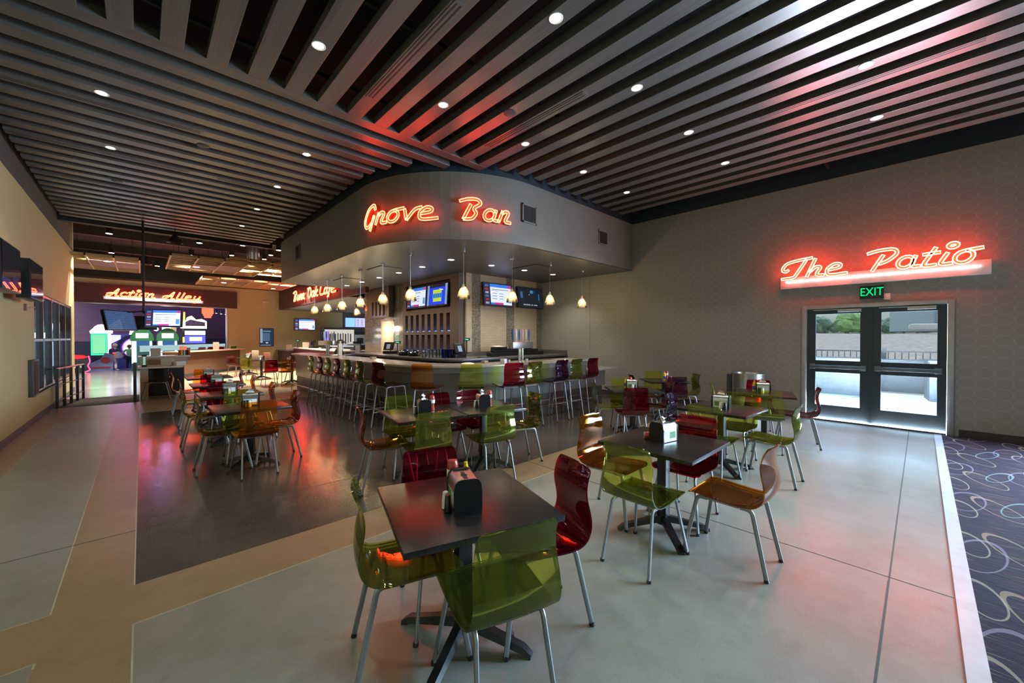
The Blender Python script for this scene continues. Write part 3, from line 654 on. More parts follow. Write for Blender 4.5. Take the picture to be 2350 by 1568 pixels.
# ------------------------------------------------------------ CAFE + CORE
m = MB(); m.box(XF, 13.3, 3.14, XF + .12, YC, 4.3); m.box(XF + .12, 15.1, 3.14, 13, YC, 3.2); struct(m.obj('wall_cafe_fascia', MAROON, smooth=0))
m = MB(); m.box(XF + .12, 15.1, 3.13, 12.9, YC - .03, 3.139); struct(m.obj('ceiling_cafe', mat('pale_grey_ceiling', (.30, .29, .30), .6)))
CX, CY = 6.37, 8.5
m = MB(); m.box(CX, CY, 0, XW, 15.05, 3.335); struct(m.obj('wall_bar_core', mat('core_plaster', (.3, .25, .2), .6), smooth=0))
m = MB(); e = .012
for a, b, mi in ((CX, 6.56, 0), (6.56, 6.86, 1), (6.86, 7.845, 0), (7.845, 8.165, 1), (8.165, 9.16, 0), (9.16, XW, 1)):
    m.box(a, CY - e - (.004 if mi == 1 else 0), .9, b, CY, 3.335, mi)
struct(m.obj('wall_bar_tile_front', [T_BEIGE, T_MOS], smooth=0))
m = MB()
for a, b, z0, z1, mi in ((11.62, 11.93, .9, 3.335, 0), (11.93, 12.25, .9, 3.335, 1), (12.25, 12.60, .9, 2.9, 2), (13.62, 15.05, 1.35, 3.335, 2), (13.62, 15.05, .9, 1.35, 0), (12.6, 13.62, 2.2, 3.335, 2)):
    m.box(CX - e, a, z0, CX, b, z1, mi)
struct(m.obj('wall_bar_tile_side', [T_BEIGE_Y, T_MOS_Y, T_GLASS_Y], smooth=0))
m = MB(); m.box(CX - .02, 12.66, .9, CX - .004, 13.6, 2.15); struct(m.obj('door_2', mat('bright_kitchen_doorway', (.85, .76, .56), .5)))
light('kitchen_doorway_light', 'POINT', (6.0, 13.1, 1.9), 14, (1, .85, .6), shadow_soft_size=.1)
m = MB(); m.box(CX - .02, 12.60, .9, CX - .002, 12.66, 2.2); m.box(CX - .02, 12.60, 2.15, CX - .002, 13.62, 2.2); struct(m.obj('trim_10', STEEL))
# brown display panel with niches (main)
def niche_panel(name, label, y0, y1, z0, z1, xs, rows, mt, depth=.16, recess=None):
    t = thing(name, label, 'display panel', (CX, y0, z0)); L, H = y1 - y0, z1 - z0; m = MB()
    holes = [(a - y0, b - y0, c - z0, d - z0) for a, b, c, d in rows]
    if recess: holes.append(tuple(v - (y0 if i < 2 else z0) for i, v in enumerate(recess)))
    ys = sorted({0, L, *[h[0] for h in holes], *[h[1] for h in holes]}); zs = sorted({0, H, *[h[2] for h in holes], *[h[3] for h in holes]})
    for a, b in zip(ys, ys[1:]):
        for c, d in zip(zs, zs[1:]):
            if any(h[0] <= a and b <= h[1] and h[2] <= c and d <= h[3] for h in holes): continue
            m.box(-xs, a, c, -xs + depth, b, d)
    m.obj('panel', mt, t, smooth=0)
    m = MB(); m.box(-xs + depth, 0, 0, -xs + depth + .02, L, H); m.obj('panel_back', DARKB, t, smooth=0)
    for h in holes[:len(rows)]:
        m = MB(); m.box(-xs + .03, h[0] + .02, h[2], -xs + depth - .02, h[1] - .02, h[2] + .012); m.obj('niche_light', emit('blue_led', (.10, .22, 1.0), 5), t, smooth=0)
    return t
rows = []
for i in range(8):
    c = 8.97 + .085 + i * .3325
    rows += [(c - .085, c + .085, 1.76, 2.27), (c - .085, c + .085, 1.16, 1.66)]
niche_panel('niche_display', 'tall brown panel with two rows of blue-lit niches behind the bar', 8.56, 11.62, .95, 3.33, .20, rows, WALNUT, recess=(8.95, 11.42, 2.42, 3.20))
niche_panel('niche_display', 'small brown hanging box with four blue-lit niches above the bright doorway', 12.42, 14.2, 2.28, 3.33, .30, [(12.72 + i * .3, 12.86 + i * .3, 2.34, 2.85) for i in range(4)], WALNUT)
# ------------------------------------------------------------ SCREENS
def emc(c, s): return emit('scr_%d_%d_%d_%d' % (c[0] * 99, c[1] * 99, c[2] * 99, s * 10), c, s)
def tv(loc, rz, w, h, kind, label, tilt=0, name='television', thick=.06, s=1.0):
    t = thing(name, label, 'television', loc, rz); t.rotation_euler = (-tilt, 0, rz)
    m = MB(); m.box(-w / 2, 0, -h / 2, w / 2, thick, h / 2); m.obj('bezel', BLKP, t, bevel=.004)
    if thick > .1 or kind in ('promo', 'blue', 'dark'):
        m = MB(); m.box(-.12, thick, -.1, .12, thick + .10, .1); m.obj('wall_mount', BLKM, t)
    rs = []
    b = .014; x0, x1, z0, z1 = -w / 2 + b, w / 2 - b, -h / 2 + b, h / 2 - b; Wd, H = x1 - x0, z1 - z0
    def r(a, c, d, e, col, st=1.0, k=0): rs.append((x0 + a * Wd, z0 + c * H, x0 + d * Wd, z0 + e * H, col, st * s, k))
    if kind == 'promo':
        r(0, 0, 1, 1, (.02, .03, .09), 1)
        for i in range(6): r(.04 + .01 * (i % 2), .06 + i * .155, .16, .15 + i * .155, ((.5, .5, .6), (.55, .03, .05), (.12, .2, .5))[i % 3], .8, 1)
        r(.22, .05, .97, .97, (.72, .80, .98), 1.25, 1)
        r(.22, .83, .97, .97, (.04, .22, .85), 1.1, 2); r(.86, .83, .97, .95, (.75, .03, .30), 1, 3)
        r(.27, .72, .86, .745, (.12, .14, .2), .8, 2); r(.27, .67, .5, .685, (.2, .22, .3), .8, 2)
        for i in range(3):
            for j in range(2): r(.28 + .25 * j, .30 + .12 * i, .45 + .22 * j, .325 + .12 * i, (.2, .25, .35), .8, 2)
        r(.22, .05, .4, .13, (.04, .22, .85), 1.1, 2); r(.36, .05, .66, .14, (.75, .03, .30), 1, 3); r(.85, .15, .95, .45, (.10, .35, .85), 1, 2)
    elif kind == 'blue':
        r(0, 0, 1, 1, (.01, .01, .03), 1); r(.02, .02, .12, .98, (.25, .45, .85), .9, 1); r(.88, .02, .98, .98, (.25, .45, .85), .9, 1)
        r(.14, .04, .86, .85, (.01, .05, .85), 1.2, 1); r(.30, .58, .72, .74, (.65, .80, .04), 1, 2); r(.30, .34, .72, .58, (.12, .62, .80), 1, 2); r(.32, .18, .72, .34, (.65, .80, .04), 1, 2)
        for i in range(4): r(.33 + i * .1, .36, .40 + i * .1, .56, (.03, .12, .45), 1, 3)
    elif kind == 'dark':
        r(0, 0, 1, 1, (.006, .012, .025), 1); r(.10, .45, .2, .78, (.06, .22, .5), .6, 1); r(.84, .40, .88, .72, (.06, .3, .6), .6, 1)
        r(.50, .72, .62, .88, (.08, .35, .65), .7, 1); r(.64, .78, .7, .86, (.02, .10, .3), .7, 1); r(.44, .63, .47, .67, (.6, .75, 1), 1.2, 2)
        for i in range(16):
            if i in (8, 11): continue
            r(.20 + i * .036, .10, .228 + i * .036, .16, (.55, .6, .65), .8, 2)
    elif kind == 'menu':
        r(0, 0, 1, 1, (.28, .42, .95), 1); r(.02, .04, .32, .95, (.30, .62, .95), 1.2, 1); r(.35, .04, .68, .95, (.62, .62, .98), 1.2, 1); r(.70, .04, .98, .95, (.62, .60, .98), 1.2, 1)
        for i in range(9):
            for a in (.38, .52, .73, .86): r(a, .10 + i * .09, a + .09, .13 + i * .09, (.12, .10, .4), .8, 2)
    elif kind == 'list':
        r(0, 0, 1, 1, (.02, .035, .09), 1)
        for i in range(13): r(.03, .04 + i * .073, .97, .075 + i * .073, (.10, .20, .45), .7, 1)
    elif kind == 'off':
        r(0, 0, 1, 1, (.010, .010, .02), .6); r(.0, .0, .45, .22, (.02, .10, .45), .5, 1); r(.55, .1, .9, .35, (.03, .06, .25), .5, 1)
    mats, idx = [], {}; m = MB()
    for a, c, d, e, col, st, k in rs:
        mt = emc(col, st)
        if mt.name not in idx: idx[mt.name] = len(mats); mats.append(mt)
        y = -.002 - .0006 * k; m.quad((a, y, c), (d, y, c), (d, y, e), (a, y, e), idx[mt.name])
    if kind == 'off':
        pass
    m.obj('screen', mats, t, smooth=0)
    m = MB(); m.quad((x0, -.006, z0), (x1, -.006, z0), (x1, -.006, z1), (x0, -.006, z1)); m.obj('screen_glass', GLOSSG, t, smooth=0)
    return t
GLOSSG = acrylic('screen_gloss_glass', (.97, .97, .97), (.9, .9, .9), gloss=1.0, rough=.01)
tv((7.42, 8.36, 2.80), 0, 1.10, .66, 'promo', 'left of two wall televisions above the beer taps, white and blue slide', R(6))
tv((8.76, 8.38, 2.81), 0, 1.10, .64, 'dark', 'right wall television with an almost black picture', R(6))
tv((CX - .24, 10.70, 2.80), -R(90), 1.15, .64, 'promo', 'television with white and blue slide in the brown panel recess', R(4))
tv((CX - .24, 9.55, 2.80), -R(90), 1.10, .64, 'blue', 'television with blue and yellow picture in the brown panel recess', R(4))
tv((6.95, 24.88, 2.33), 0, 1.15, .66, 'promo', 'television on the ochre wall left of the cafe counter', s=1.4)
tv((10.2, 24.9, 2.53), 0, 1.9, .62, 'menu', 'bright menu screen on the grey slatted cafe wall', name='menu_screen', s=1.1)
t = tv((XL + .28, 9.50, 2.45), R(90), .98, .58, 'off', 'farther wall television on the mustard wall, dark blue picture', thick=.14); t['category'] = 'television'
m = MB(); m.box(-.2, .14, -.18, .2, .28, .18); m.obj('wall_mount', BLKM, t)
t = tv((XL + .28, 7.85, 2.45), R(90), .98, .58, 'off', 'nearer wall television cut by the left picture edge', thick=.14)
m = MB(); m.box(-.2, .14, -.18, .2, .28, .18); m.obj('wall_mount', BLKM, t)
t = thing('wall_sensor', 'small device on the mustard wall under the televisions', 'wall device', (XL, 10.6, 2.1)); m = MB(); m.box(0, -.04, -.06, .03, .04, .06); m.obj('housing', mat('brown_plastic', (.2, .09, .07), .4), t); m = MB(); m.box(.03, -.01, -.01, .12, .01, .01); m.obj('stem', STEEL, t)
# hanging TV cluster
t = tv((-.36, 13.6, 2.0), R(50), .80, .50, 'list', 'hanging screen with blue rows, left one of the cluster before the arcade', R(12), s=1.3)
t = tv((.42, 13.6, 2.08), -R(26), .80, .46, 'promo', 'hanging screen with white slide, right one of the cluster before the arcade', R(6), s=1.3)
t = thing('television', 'small hanging screen seen from behind between the two bright ones', 'television', (.03, 14.1, 1.98)); m = MB(); m.box(-.28, 0, -.2, .28, .06, .16); m.obj('bezel', BLKP, t, bevel=.005)
m = MB(); m.quad((-.25, .062, -.17), (.25, .062, -.17), (.25, .062, .13), (-.25, .062, .13)); m.obj('screen', emc((.3, .4, .9), 1), t)
t = thing('ceiling_pole_mount', 'black pole from the ceiling carrying the hanging screens', 'mount', (.05, 14.0, 2.2))
m = MB(); m.cyl((0, 0, 0), .025, 0, 3.1, 10); m.obj('pole', BLKM, t); m = MB(); m.tube([(-.4, -.25, 0), (0, 0, .06), (.42, -.28, 0)], .018, 8); m.obj('arm', BLKM, t)
# ------------------------------------------------------------ BAR
def bar_out(x0, cx, cy, r, y0, x1, yf, off=0, n=18):
    r2 = r - off
    return [(x0 + off, yf)] + [(cx - r2 * math.cos(math.pi / 2 * i / n), cy - r2 * math.sin(math.pi / 2 * i / n)) for i in range(n + 1)] + [(x1, y0 + off)]
BX, BR_, BY = 3.38, 1.65, 5.33
C0 = (BX + BR_, BY + BR_)
O = bar_out(BX, C0[0], C0[1], BR_, BY, 7.55, 13.3); I = bar_out(BX, C0[0], C0[1], BR_, BY, 7.55, 13.3, .74)
bar = thing('bar_counter', 'long curved bar counter with grey laminate top in front of the stools', 'bar counter')
m = MB(); m.prism(O + I[::-1] , 1.035, 1.075); m.obj('counter_top', BARTOP, bar, bevel=.006)
m = MB()
ta = [(3.38, 13.3), (3.42, 13.7), (3.75, 14.1), (4.12, 14.0), (4.12, 13.3)]; m.prism(ta, 1.035, 1.075); m.obj('counter_top', BARTOP, bar)
def band(o1, o2, z0, z1):
    m = MB(); m.prism(o1 + o2[::-1], z0, z1); return m
Oo = bar_out(BX, C0[0], C0[1], BR_, BY, 7.5, 13.25, .04); Oi = bar_out(BX, C0[0], C0[1], BR_, BY, 7.5, 13.25, .16)
band(Oo, Oi, .94, 1.034).obj('apron', mat('grey_apron', (.16, .155, .15), .35), bar)
Oo2 = bar_out(BX, C0[0], C0[1], BR_, BY, 8.24, 13.25, .05)
Oi2 = bar_out(BX, C0[0], C0[1], BR_, BY, 8.24, 13.25, .16)
Oa = bar_out(BX, C0[0], C0[1], BR_, BY, 7.5, 13.25, .055); Ob = bar_out(BX, C0[0], C0[1], BR_, BY, 7.5, 13.25, .16)
band(Oa, Ob, .42, .94).obj('front_panel', BARBODY, bar)
band(bar_out(BX, C0[0], C0[1], BR_, BY, 8.2, 13.25, .085), bar_out(BX, C0[0], C0[1], BR_, BY, 8.2, 13.25, .16), 0, .42).obj('kick_panel', BARKICK, bar)
m = MB(); m.box(7.5, BY + .02, .42, 8.24, BY + .7, .775); m.box(7.5, BY + .055, .775, 7.53, BY + .7, 1.034); m.obj('low_section', BARBODY, bar)
m = MB(); m.box(7.5, BY, .778, 8.78, BY + .8, .82); m.obj('low_counter_top', BARTOP, bar, bevel=.004)
pa = bar_out(BX, C0[0], C0[1], BR_, BY, 7.9, 13.1, -.10)
rail = MB(); rail.tube([(p[0], p[1], .20) for p in cat([Vector((p[0], p[1], 0)) for p in pa], 2)], .022, 8)
for p in pa[::3]: rail.cyl((p[0], p[1], 0), .012, .0, .2, 8)
rail.obj('foot_rail', mat('brass_rail', (.42, .36, .30), .25, 1), bar)
# back counter
BO = [(5.0, 13.0), (5.0, 7.75), (5.12, 7.45), (5.42, 7.28), (XW - .006, 7.40), (XW - .006, CY - .03), (CX - .02, CY - .02), (CX - .02, 13.0)]
t = thing('back_counter', 'dark stone back counter behind the bar', 'counter')
m = MB(); m.prism(BO, 1.02, 1.075); m.obj('counter_top', COUNTER, t, bevel=.005)
m = MB(); m.prism([(5.12, 12.9), (5.12, 7.8), (5.45, 7.42), (XW - .01, 7.52), (XW - .01, CY - .04), (CX - .03, CY - .03), (CX - .03, 12.9)], 0, 1.02); m.obj('cabinet', DARKB, t)
m = MB(); m.box(CX - .02, CY - .045, 1.075, XW, CY - .02, 1.19); m.box(XW - .03, 7.42, 1.075, XW - .006, CY - .045, 1.19); m.obj('backsplash', COUNTER, t)
# ------------------------------------------------------------ PENDANTS
def pend():
    t = thing('pendant_lamp', '', 'pendant lamp')
    prof = [(.035, .245), (.05, .235), (.075, .20), (.10, .14), (.122, .06), (.130, 0)]
    m = MB(); m.lathe(prof + [(.127, .001), (.118, .06), (.096, .14), (.071, .198), (.046, .232), (.034, .24)], n=24); m.obj('glass_shade', AMBER, t)
    m = MB(); m.cyl((0, 0, 0), .036, .24, .285, 14); m.cyl((0, 0, 0), .012, .285, .32, 8); m.obj('socket_cap', CHROME, t)
    m = MB(); m.lathe([(.0005, .245), (.022, .24), (.028, .2), (.024, .165), (.0005, .155)], n=14); m.obj('bulb', PENDE, t)
    m = MB(); m.cyl((0, 0, 0), .0035, .31, .965, 6); m.obj('cord', STEEL, t)
    m = MB(); m.cyl((0, 0, 0), .05, .955, .974, 16); m.cyl((.045, 0, 0), .018, .93, .974, 8); m.obj('canopy', CHROME, t)
    light('bulb_light', 'POINT', (0, 0, .12), P_PEND, (1, .80, .55), t, shadow_soft_size=.03)
    reg(t); return t
pl = [((4.12, 13.7), 'farthest amber glass pendant over the bar'), ((4.12, 12.5), 'second farthest amber glass pendant over the bar'), ((4.12, 11.3), 'third farthest amber glass pendant over the bar'), ((4.12, 10.03), 'fourth amber glass pendant from the far end, before the tiled column'), ((4.13, 8.75), 'amber glass pendant before the small niche box'), ((4.14, 7.475), 'amber glass pendant overlapping the slide television in the recess'),
      ((4.71, 6.363), 'amber glass pendant at the corner column'), ((5.97, 6.27), 'amber glass pendant overlapping the left wall television'), ((7.14, 6.18), 'amber glass pendant right of the dark television'), ((8.385, 6.15), 'amber glass pendant nearest the patterned wall'), ((5.58, 13.9), 'small amber glass pendant behind the row, over the service aisle')]
put_cans(pend(), [((x, y, 2.36), lb) for (x, y), lb in pl], 'amber glass pendants over the bar')
# ------------------------------------------------------------ CHAIRS
def shell_mesh(z0, stool=False):
    prof = [(.235, -.012), (.222, .004), (.19, .010), (.12, .006), (.04, .0), (-.05, -.006), (-.13, -.006), (-.185, .004), (-.222, .03), (-.243, .07), (-.25, .115), (-.244, .17), (-.232, .22), (-.226, .265), (-.229, .31), (-.240, .35), (-.256, .385), (-.261, .398)]
    P = cat([Vector((0, a, b + z0)) for a, b in prof], 2); n = len(P); nu = 12; th = .009
    def half(i):
        s = i / (n - 1)
        if s < .38: return .205 + .008 * math.sin(s * 8)
        return .205 - (.205 - .168) * min(1, (s - .38) / .62) ** .8
    N = []
    for i in range(n):
        a = P[max(0, i - 1)]; b = P[min(n - 1, i + 1)]; t = (b - a).normalized(); N.append(Vector((0, -t.z, t.y)))
    vs = []
    for side in (0, 1):
        for i in range(n):
            h = half(i); s = i / (n - 1)
            for j in range(nu + 1):
                u = j / nu * 2 - 1
                hh = h
                if i < 3: hh = h - (.03, .014, .004)[i]
                if i > n - 4: hh = h - (.004, .010, .022)[i - (n - 3)] if i >= n - 3 else h
                sag = (-.010 if s < .4 else -.016) * (1 - u * u)
                p = P[i] + N[i] * (sag * -1 if False else 0) + Vector((u * hh, 0, 0))
                if s < .4: p.z -= .012 * (1 - abs(u) ** 2.5) * min(1, s * 6)
                else: p.y -= .014 * (1 - u * u)
                if side: p = p + N[i] * -th
                vs.append(p)
    K = (nu + 1); off = n * K; fs = []
    for i in range(n - 1):
        for j in range(nu):
            a = i * K + j; fs.append((a, a + 1, a + K + 1, a + K)); fs.append((off + a, off + a + K, off + a + K + 1, off + a + 1))
    for j in range(nu): fs.append((j, off + j, off + j + 1, j + 1)); a = (n - 1) * K + j; fs.append((a, a + 1, off + a + 1, off + a))
    for i in range(n - 1): a = i * K; fs.append((a, a + K, off + a + K, off + a)); a = i * K + nu; fs.append((a, off + a, off + a + K, a + K))
    m = MB(); m.add(vs, fs); return m
def arc_path(pts, r, k=5):
    """polyline with rounded corners"""
    P = [Vector(p) for p in pts]; out = [P[0]]
    for i in range(1, len(P) - 1):
        a, b, c = P[i - 1], P[i], P[i + 1]; d1 = (a - b).normalized(); d2 = (c - b).normalized(); q = min(r, (a - b).length * .45, (c - b).length * .45)
        s, e = b + d1 * q, b + d2 * q
        for j in range(k + 1):
            t = j / k; out.append(s * (1 - t) ** 2 + b * 2 * t * (1 - t) + e * t * t)
    out.append(P[-1]); return out
CHW = {}
def make_seat(name, cat_, zs, stool):
    t = thing(name, '', cat_)
    sh = shell_mesh(zs).obj('seat_shell', GREEN, t, smooth=60)
    CHW[name] = {}
    for nm, mt in (('green', GREEN), ('orange', ORANGE), ('red', RED), ('plum', PURPLE)):
        me = sh.data.copy(); me.materials.clear(); me.materials.append(mt); CHW[name][nm] = {sh.data.name: me}
    zt = zs - .028; fr = MB(); fl = (.014, .009) if not stool else None; rr = .0115
    rx, ry, fx, fy = (.175, -.26, .208, .262) if not stool else (.175, -.27, .185, .27)
    tx, tyr, tyf = .150, -.165, .185
    for s in (1, -1):
        for (x, y, ty) in ((rx, ry, tyr), (fx, fy, tyf)):
            q = MB(); pth = arc_path([(s * x, y, .004), (s * tx, ty, zt), (s * tx, (tyr + tyf) / 2 * .4 + ty * .6, zt)], .055)
            if stool: q.tube(pth, rr, 10)
            else: q.tube(pth, .01, 12, flat=(.0085, .0135), up=(0, 1, .001) if False else None)
            lg = q.obj('leg', SILV, t, smooth=50)
            c = MB(); d = Vector((s * tx - s * x, ty - y, zt)).normalized(); c.tube([(s * x, y, 0), Vector((s * x, y, 0)) + d * .018], .0148, 10); c.obj('foot_cap', BLKP, lg)
        fr.tube([(s * tx, tyr * .55, zt), (s * tx, tyf * .6, zt)], rr * .95, 8)
    for y in (-.11, .13): fr.tube([(-tx, y, zt + .002), (tx, y, zt + .002)], .009, 8)
    for y in (-.11, .13):
        for s in (1, -1): fr.cyl((s * .11, y, 0), .014, zt + .005, zs - .016, 10)
    fr.obj('seat_frame', SILV, t)
    if stool:
        def at(x, y, ty, z): k = z / zt; return (x + (tx - x) * k, y + (ty - y) * k, z)
        a = at(rx, ry, tyr, .33); b = at(fx, fy, tyf, .33); a2 = at(rx, ry, tyr, .27); b2 = at(fx, fy, tyf, .27)
        for p, q in (((a[0], a[1], .33), (-a[0], a[1], .33)), ((b[0], b[1], .33), (-b[0], b[1], .33)), ((a2[0], a2[1], .27), (b2[0], b2[1], .27)), ((-a2[0], a2[1], .27), (-b2[0], b2[1], .27)), ((-tx, tyr + .02, zt - .005), (tx, tyr + .02, zt - .005))):
            ring = MB(); ring.tube([p, q], .0085, 8); ring.obj('footrest_bar', SILV, t)
    reg(t); return t
CHAIR = make_seat('dining_chair', 'chair', .455, False)
STOOL = make_seat('bar_stool', 'bar stool', .755, True)
used = set()
def seat(proto, x, y, ang, colr, label, group):
    rz = R(ang - 90); sw = CHW[proto.name][colr]
    if proto.name not in used:
        used.add(proto.name); proto.location = (x, y, 0); proto.rotation_euler = (0, 0, rz); proto['label'] = label; proto['group'] = group
        for c in KIDS[proto.name]:
            if c.data.name in sw: c.data = sw[c.data.name]; CHW[proto.name]['_first'] = c.data.name
        f = CHW[proto.name]['_first']
        for k in ('green', 'orange', 'red', 'plum'): CHW[proto.name][k] = {f: list(CHW[proto.name][k].values())[0]}
    else: dup(proto, (x, y, 0), rz, label, group, swap=sw)
GA = 'acrylic chairs at the near tables'; GBx = 'acrylic chairs at the left row of tables'; GC = 'acrylic chairs at the tables by the patio wall'; GD = 'acrylic chairs at the far tables'; GE = 'acrylic chairs at the joined middle tables'
for a in (
 (.985, 1.80, -20, 'green', 'green acrylic chair at the left side of the nearest table', GA), (1.13, 1.30, 72, 'green', 'green acrylic chair cut by the bottom edge, back towards the camera', GA),
 (1.60, 1.49, 159, 'red', 'large crimson acrylic chair right of the nearest table', GA), (1.28, 1.96, -107, 'red', 'dark red acrylic chair behind the ketchup on the nearest table', GA),
 (2.61, 1.37, 0, 'green', 'green acrylic chair before the black table with the open napkin box', GA), (3.08, .93, 89, 'orange', 'orange acrylic chair nearest the white floor, right foreground', GA),
 (3.46, 1.42, 180, 'red', 'crimson acrylic chair behind the second nearest table', GA), (3.05, 1.90, 270, 'orange', 'orange acrylic chair at the left of the second nearest table', GA),
 (4.56, 1.58, 0, 'green', 'green acrylic chair back in front of the table between orange chair and trash can', GC), (5.44, 1.62, 180, 'green', 'green acrylic chair behind the table with the silver-ended napkin box', GC),
 (4.99, 2.0, 272, 'plum', 'glossy plum acrylic chair catching white reflections', GC), (5.06, 1.14, 90, 'green', 'pale green acrylic chair standing nearest the bright floor', GC),
 (5.33, 3.0, 45, 'red', 'dark crimson acrylic chair facing the diagonal table', GC), (5.55, 3.53, -45, 'green', 'green acrylic chair seen side-on left of the diagonal table', GC),
 (6.0, 3.50, 225, 'green', 'green acrylic chair half hidden behind the crimson one', GC), (6.16, 3.03, 135, 'red', 'dark red acrylic chair right of the diagonal table, seat only visible', GC),
 (7.29, 3.25, 45, 'plum', 'plum acrylic chair back at the farthest patio-side table', GC), (7.08, 3.72, -45, 'red', 'small red chair back peeking over a napkin box', GC),
 (7.76, 3.78, 225, 'green', 'olive acrylic chair back left of the mustard bottle, against the patterned wall', GC), (7.82, 3.26, 135, 'green', 'olive acrylic chair alone against the patterned wall', GC),
 (6.40, 1.50, 15, 'green', 'green acrylic chair back before the table by the doors', GC), (7.36, 1.84, 195, 'red', 'bright red acrylic chair behind the table by the doors', GC),
 (6.98, 1.25, 105, 'red', 'bright red acrylic chair standing alone in front of the glass doors', GC), (6.62, 2.05, -75, 'green', 'thin green chair seen edge-on near the trash can', GC),
 (.965, 5.41, 90, 'orange', 'orange acrylic chair at the near end of the nearest left-row table', GBx), (.96, 6.14, 270, 'green', 'dark olive acrylic chair between the first two left-row tables', GBx),
 (1.27, 5.84, 180, 'orange', 'orange acrylic chair at the aisle side of the nearest left-row table', GBx), (.70, 5.79, 0, 'green', 'olive acrylic chair nearest on the left of the left row', GBx),
 (.95, 7.70, 270, 'red', 'dark red acrylic chair between second and third left-row tables', GBx), (1.29, 7.22, 180, 'orange', 'orange chair back at the second left-row table, aisle side', GBx), (.66, 7.22, 0, 'green', 'second olive acrylic chair on the left of the left row', GBx),
 (.99, 9.32, 270, 'red', 'dark red acrylic chair between third and fourth left-row tables', GBx), (1.30, 8.75, 180, 'orange', 'orange chair back at the third left-row table, aisle side', GBx), (.72, 8.86, 0, 'green', 'third olive acrylic chair on the left of the left row', GBx),
 (1.02, 11.02, 270, 'orange', 'orange acrylic chair at the far end of the left row', GBx), (1.36, 10.35, 180, 'plum', 'plum chair back at the fourth left-row table, aisle side', GBx), (.70, 10.6, 0, 'orange', 'reddish orange chair farthest on the left of the left row', GBx),
 (.30, 13.5, 172, 'orange', 'orange acrylic chair under the tan service counter', GBx),
 (2.12, 3.52, 78, 'green', 'green chair back behind the dark red one, at the left middle table', GE), (2.83, 3.33, 78, 'green', 'green acrylic chair facing the right middle table, back to camera', GE),
 (1.87, 3.92, -15, 'orange', 'orange acrylic chair left of the joined middle tables', GE), (3.50, 3.57, 162, 'green', 'green acrylic chair right of the joined middle tables', GE),
 (2.26, 4.22, 259, 'green', 'olive acrylic chair at the far left of the joined middle tables', GE), (2.74, 4.12, 259, 'red', 'dark red acrylic chair behind the left ketchup bottle', GE), (3.18, 4.02, 259, 'red', 'dark red acrylic chair left of the right napkin box on the middle tables', GE),
 (3.05, 14.75, 90, 'red', 'dark red acrylic chair in the far group before the ochre wall', GD), (3.45, 14.5, 90, 'orange', 'orange acrylic chair in the far group before the ochre wall', GD), (3.95, 15.3, 200, 'green', 'olive acrylic chair right of the orange one in the far group', GD), (4.2, 14.9, 180, 'green', 'olive acrylic chair farthest right in the far group', GD),
 (2.85, 16.9, 60, 'green', 'olive acrylic chair in the middle of the far group', GD), (2.75, 19.0, 40, 'red', 'maroon acrylic chair farthest left in the far group', GD)):
    seat(CHAIR, *a)
GS = 'acrylic bar stools along the counter'
for y, c, lb in ((9.91, 'green', 'farthest green stool on the left side of the bar'), (9.27, 'red', 'dark red stool second from the far end of the bar'), (8.77, 'green', 'green stool third from the far end of the bar'), (8.22, 'red', 'dark red stool fourth from the far end of the bar'), (7.66, 'green', 'green stool fifth from the far end of the bar'), (7.08, 'green', 'green stool sixth from the far end of the bar')):
    seat(STOOL, 3.12, y, 0, c, lb, GS)
for x, y, a, c, lb in ((3.16, 6.42, 8, 'red', 'dark plum-red stool at the start of the bar curve'), (3.42, 5.62, 38, 'orange', 'orange stool at the bar curve, the only orange one'), (3.95, 5.14, 55, 'green', 'green stool facing the middle of the bar curve'), (4.62, 4.95, 72, 'red', 'dark red stool right of the middle green one at the bar'), (5.05, 4.94, 88, 'green', 'bright green stool under the beer tap tower'), (5.78, 4.93, 90, 'plum', 'plum stool with window reflection, third from the right end'), (6.24, 4.93, 90, 'green', 'green stool with window reflection, second from the right end'), (6.76, 4.91, 90, 'red', 'red stool with window reflection, last at the right end')):
    seat(STOOL, x, y, a, c, lb, GS)
# far counter stools
for i, (x, y, c, lb) in enumerate(((1.05, 21.3, 'plum', 'first stool from the left at the arcade counter'), (1.62, 22.0, 'plum', 'second stool at the arcade counter'), (1.98, 22.45, 'red', 'third stool at the arcade counter'), (2.42, 22.95, 'red', 'fourth stool at the arcade counter'), (2.95, 23.4, 'green', 'last stool on the right at the arcade counter'))):
    seat(STOOL, x + .15, y - .15, 130, c, lb, 'stools at the arcade counter')
# ------------------------------------------------------------ TABLES
def make_table():
    t = thing('dining_table', '', 'table')
    m = MB(); m.box(-.38, -.38, .70, .38, .38, .73); m.obj('table_top', TOPB, t, bevel=.004)
    m = MB(); m.box(-.037, -.037, .05, .037, .037, .69); m.box(-.14, -.14, .69, .14, .14, .70); m.obj('column', BLKM, t, bevel=.004)
    for k in range(4):
        a = R(45 + 90 * k); d = Vector((math.cos(a), math.sin(a), 0)); m = MB(); pts = []; nn = Vector((-d.y, d.x, 0))
        vs = []
        for (r, z, h, w) in ((.02, .09, .05, .032), (.10, .075, .045, .03), (.22, .052, .036, .028), (.33, .03, .03, .028), (.37, .012, .018, .024)):
            for sx, dz in ((-1, 0), (1, 0), (.7, h), (-.7, h)): vs.append(d * r + nn * sx * w + Vector((0, 0, z + dz - .012)))
        fs = [(i * 4 + j, i * 4 + (j + 1) % 4, i * 4 + 4 + (j + 1) % 4, i * 4 + 4 + j) for i in range(4) for j in range(4)] + [(0, 1, 2, 3), (16, 17, 18, 19)]
        m.add(vs, fs); m.cyl((d.x * .35, d.y * .35, 0), .018, 0, .02, 10); m.obj('foot', BLKM, t, smooth=50)
    reg(t); return t
TAB = make_table()
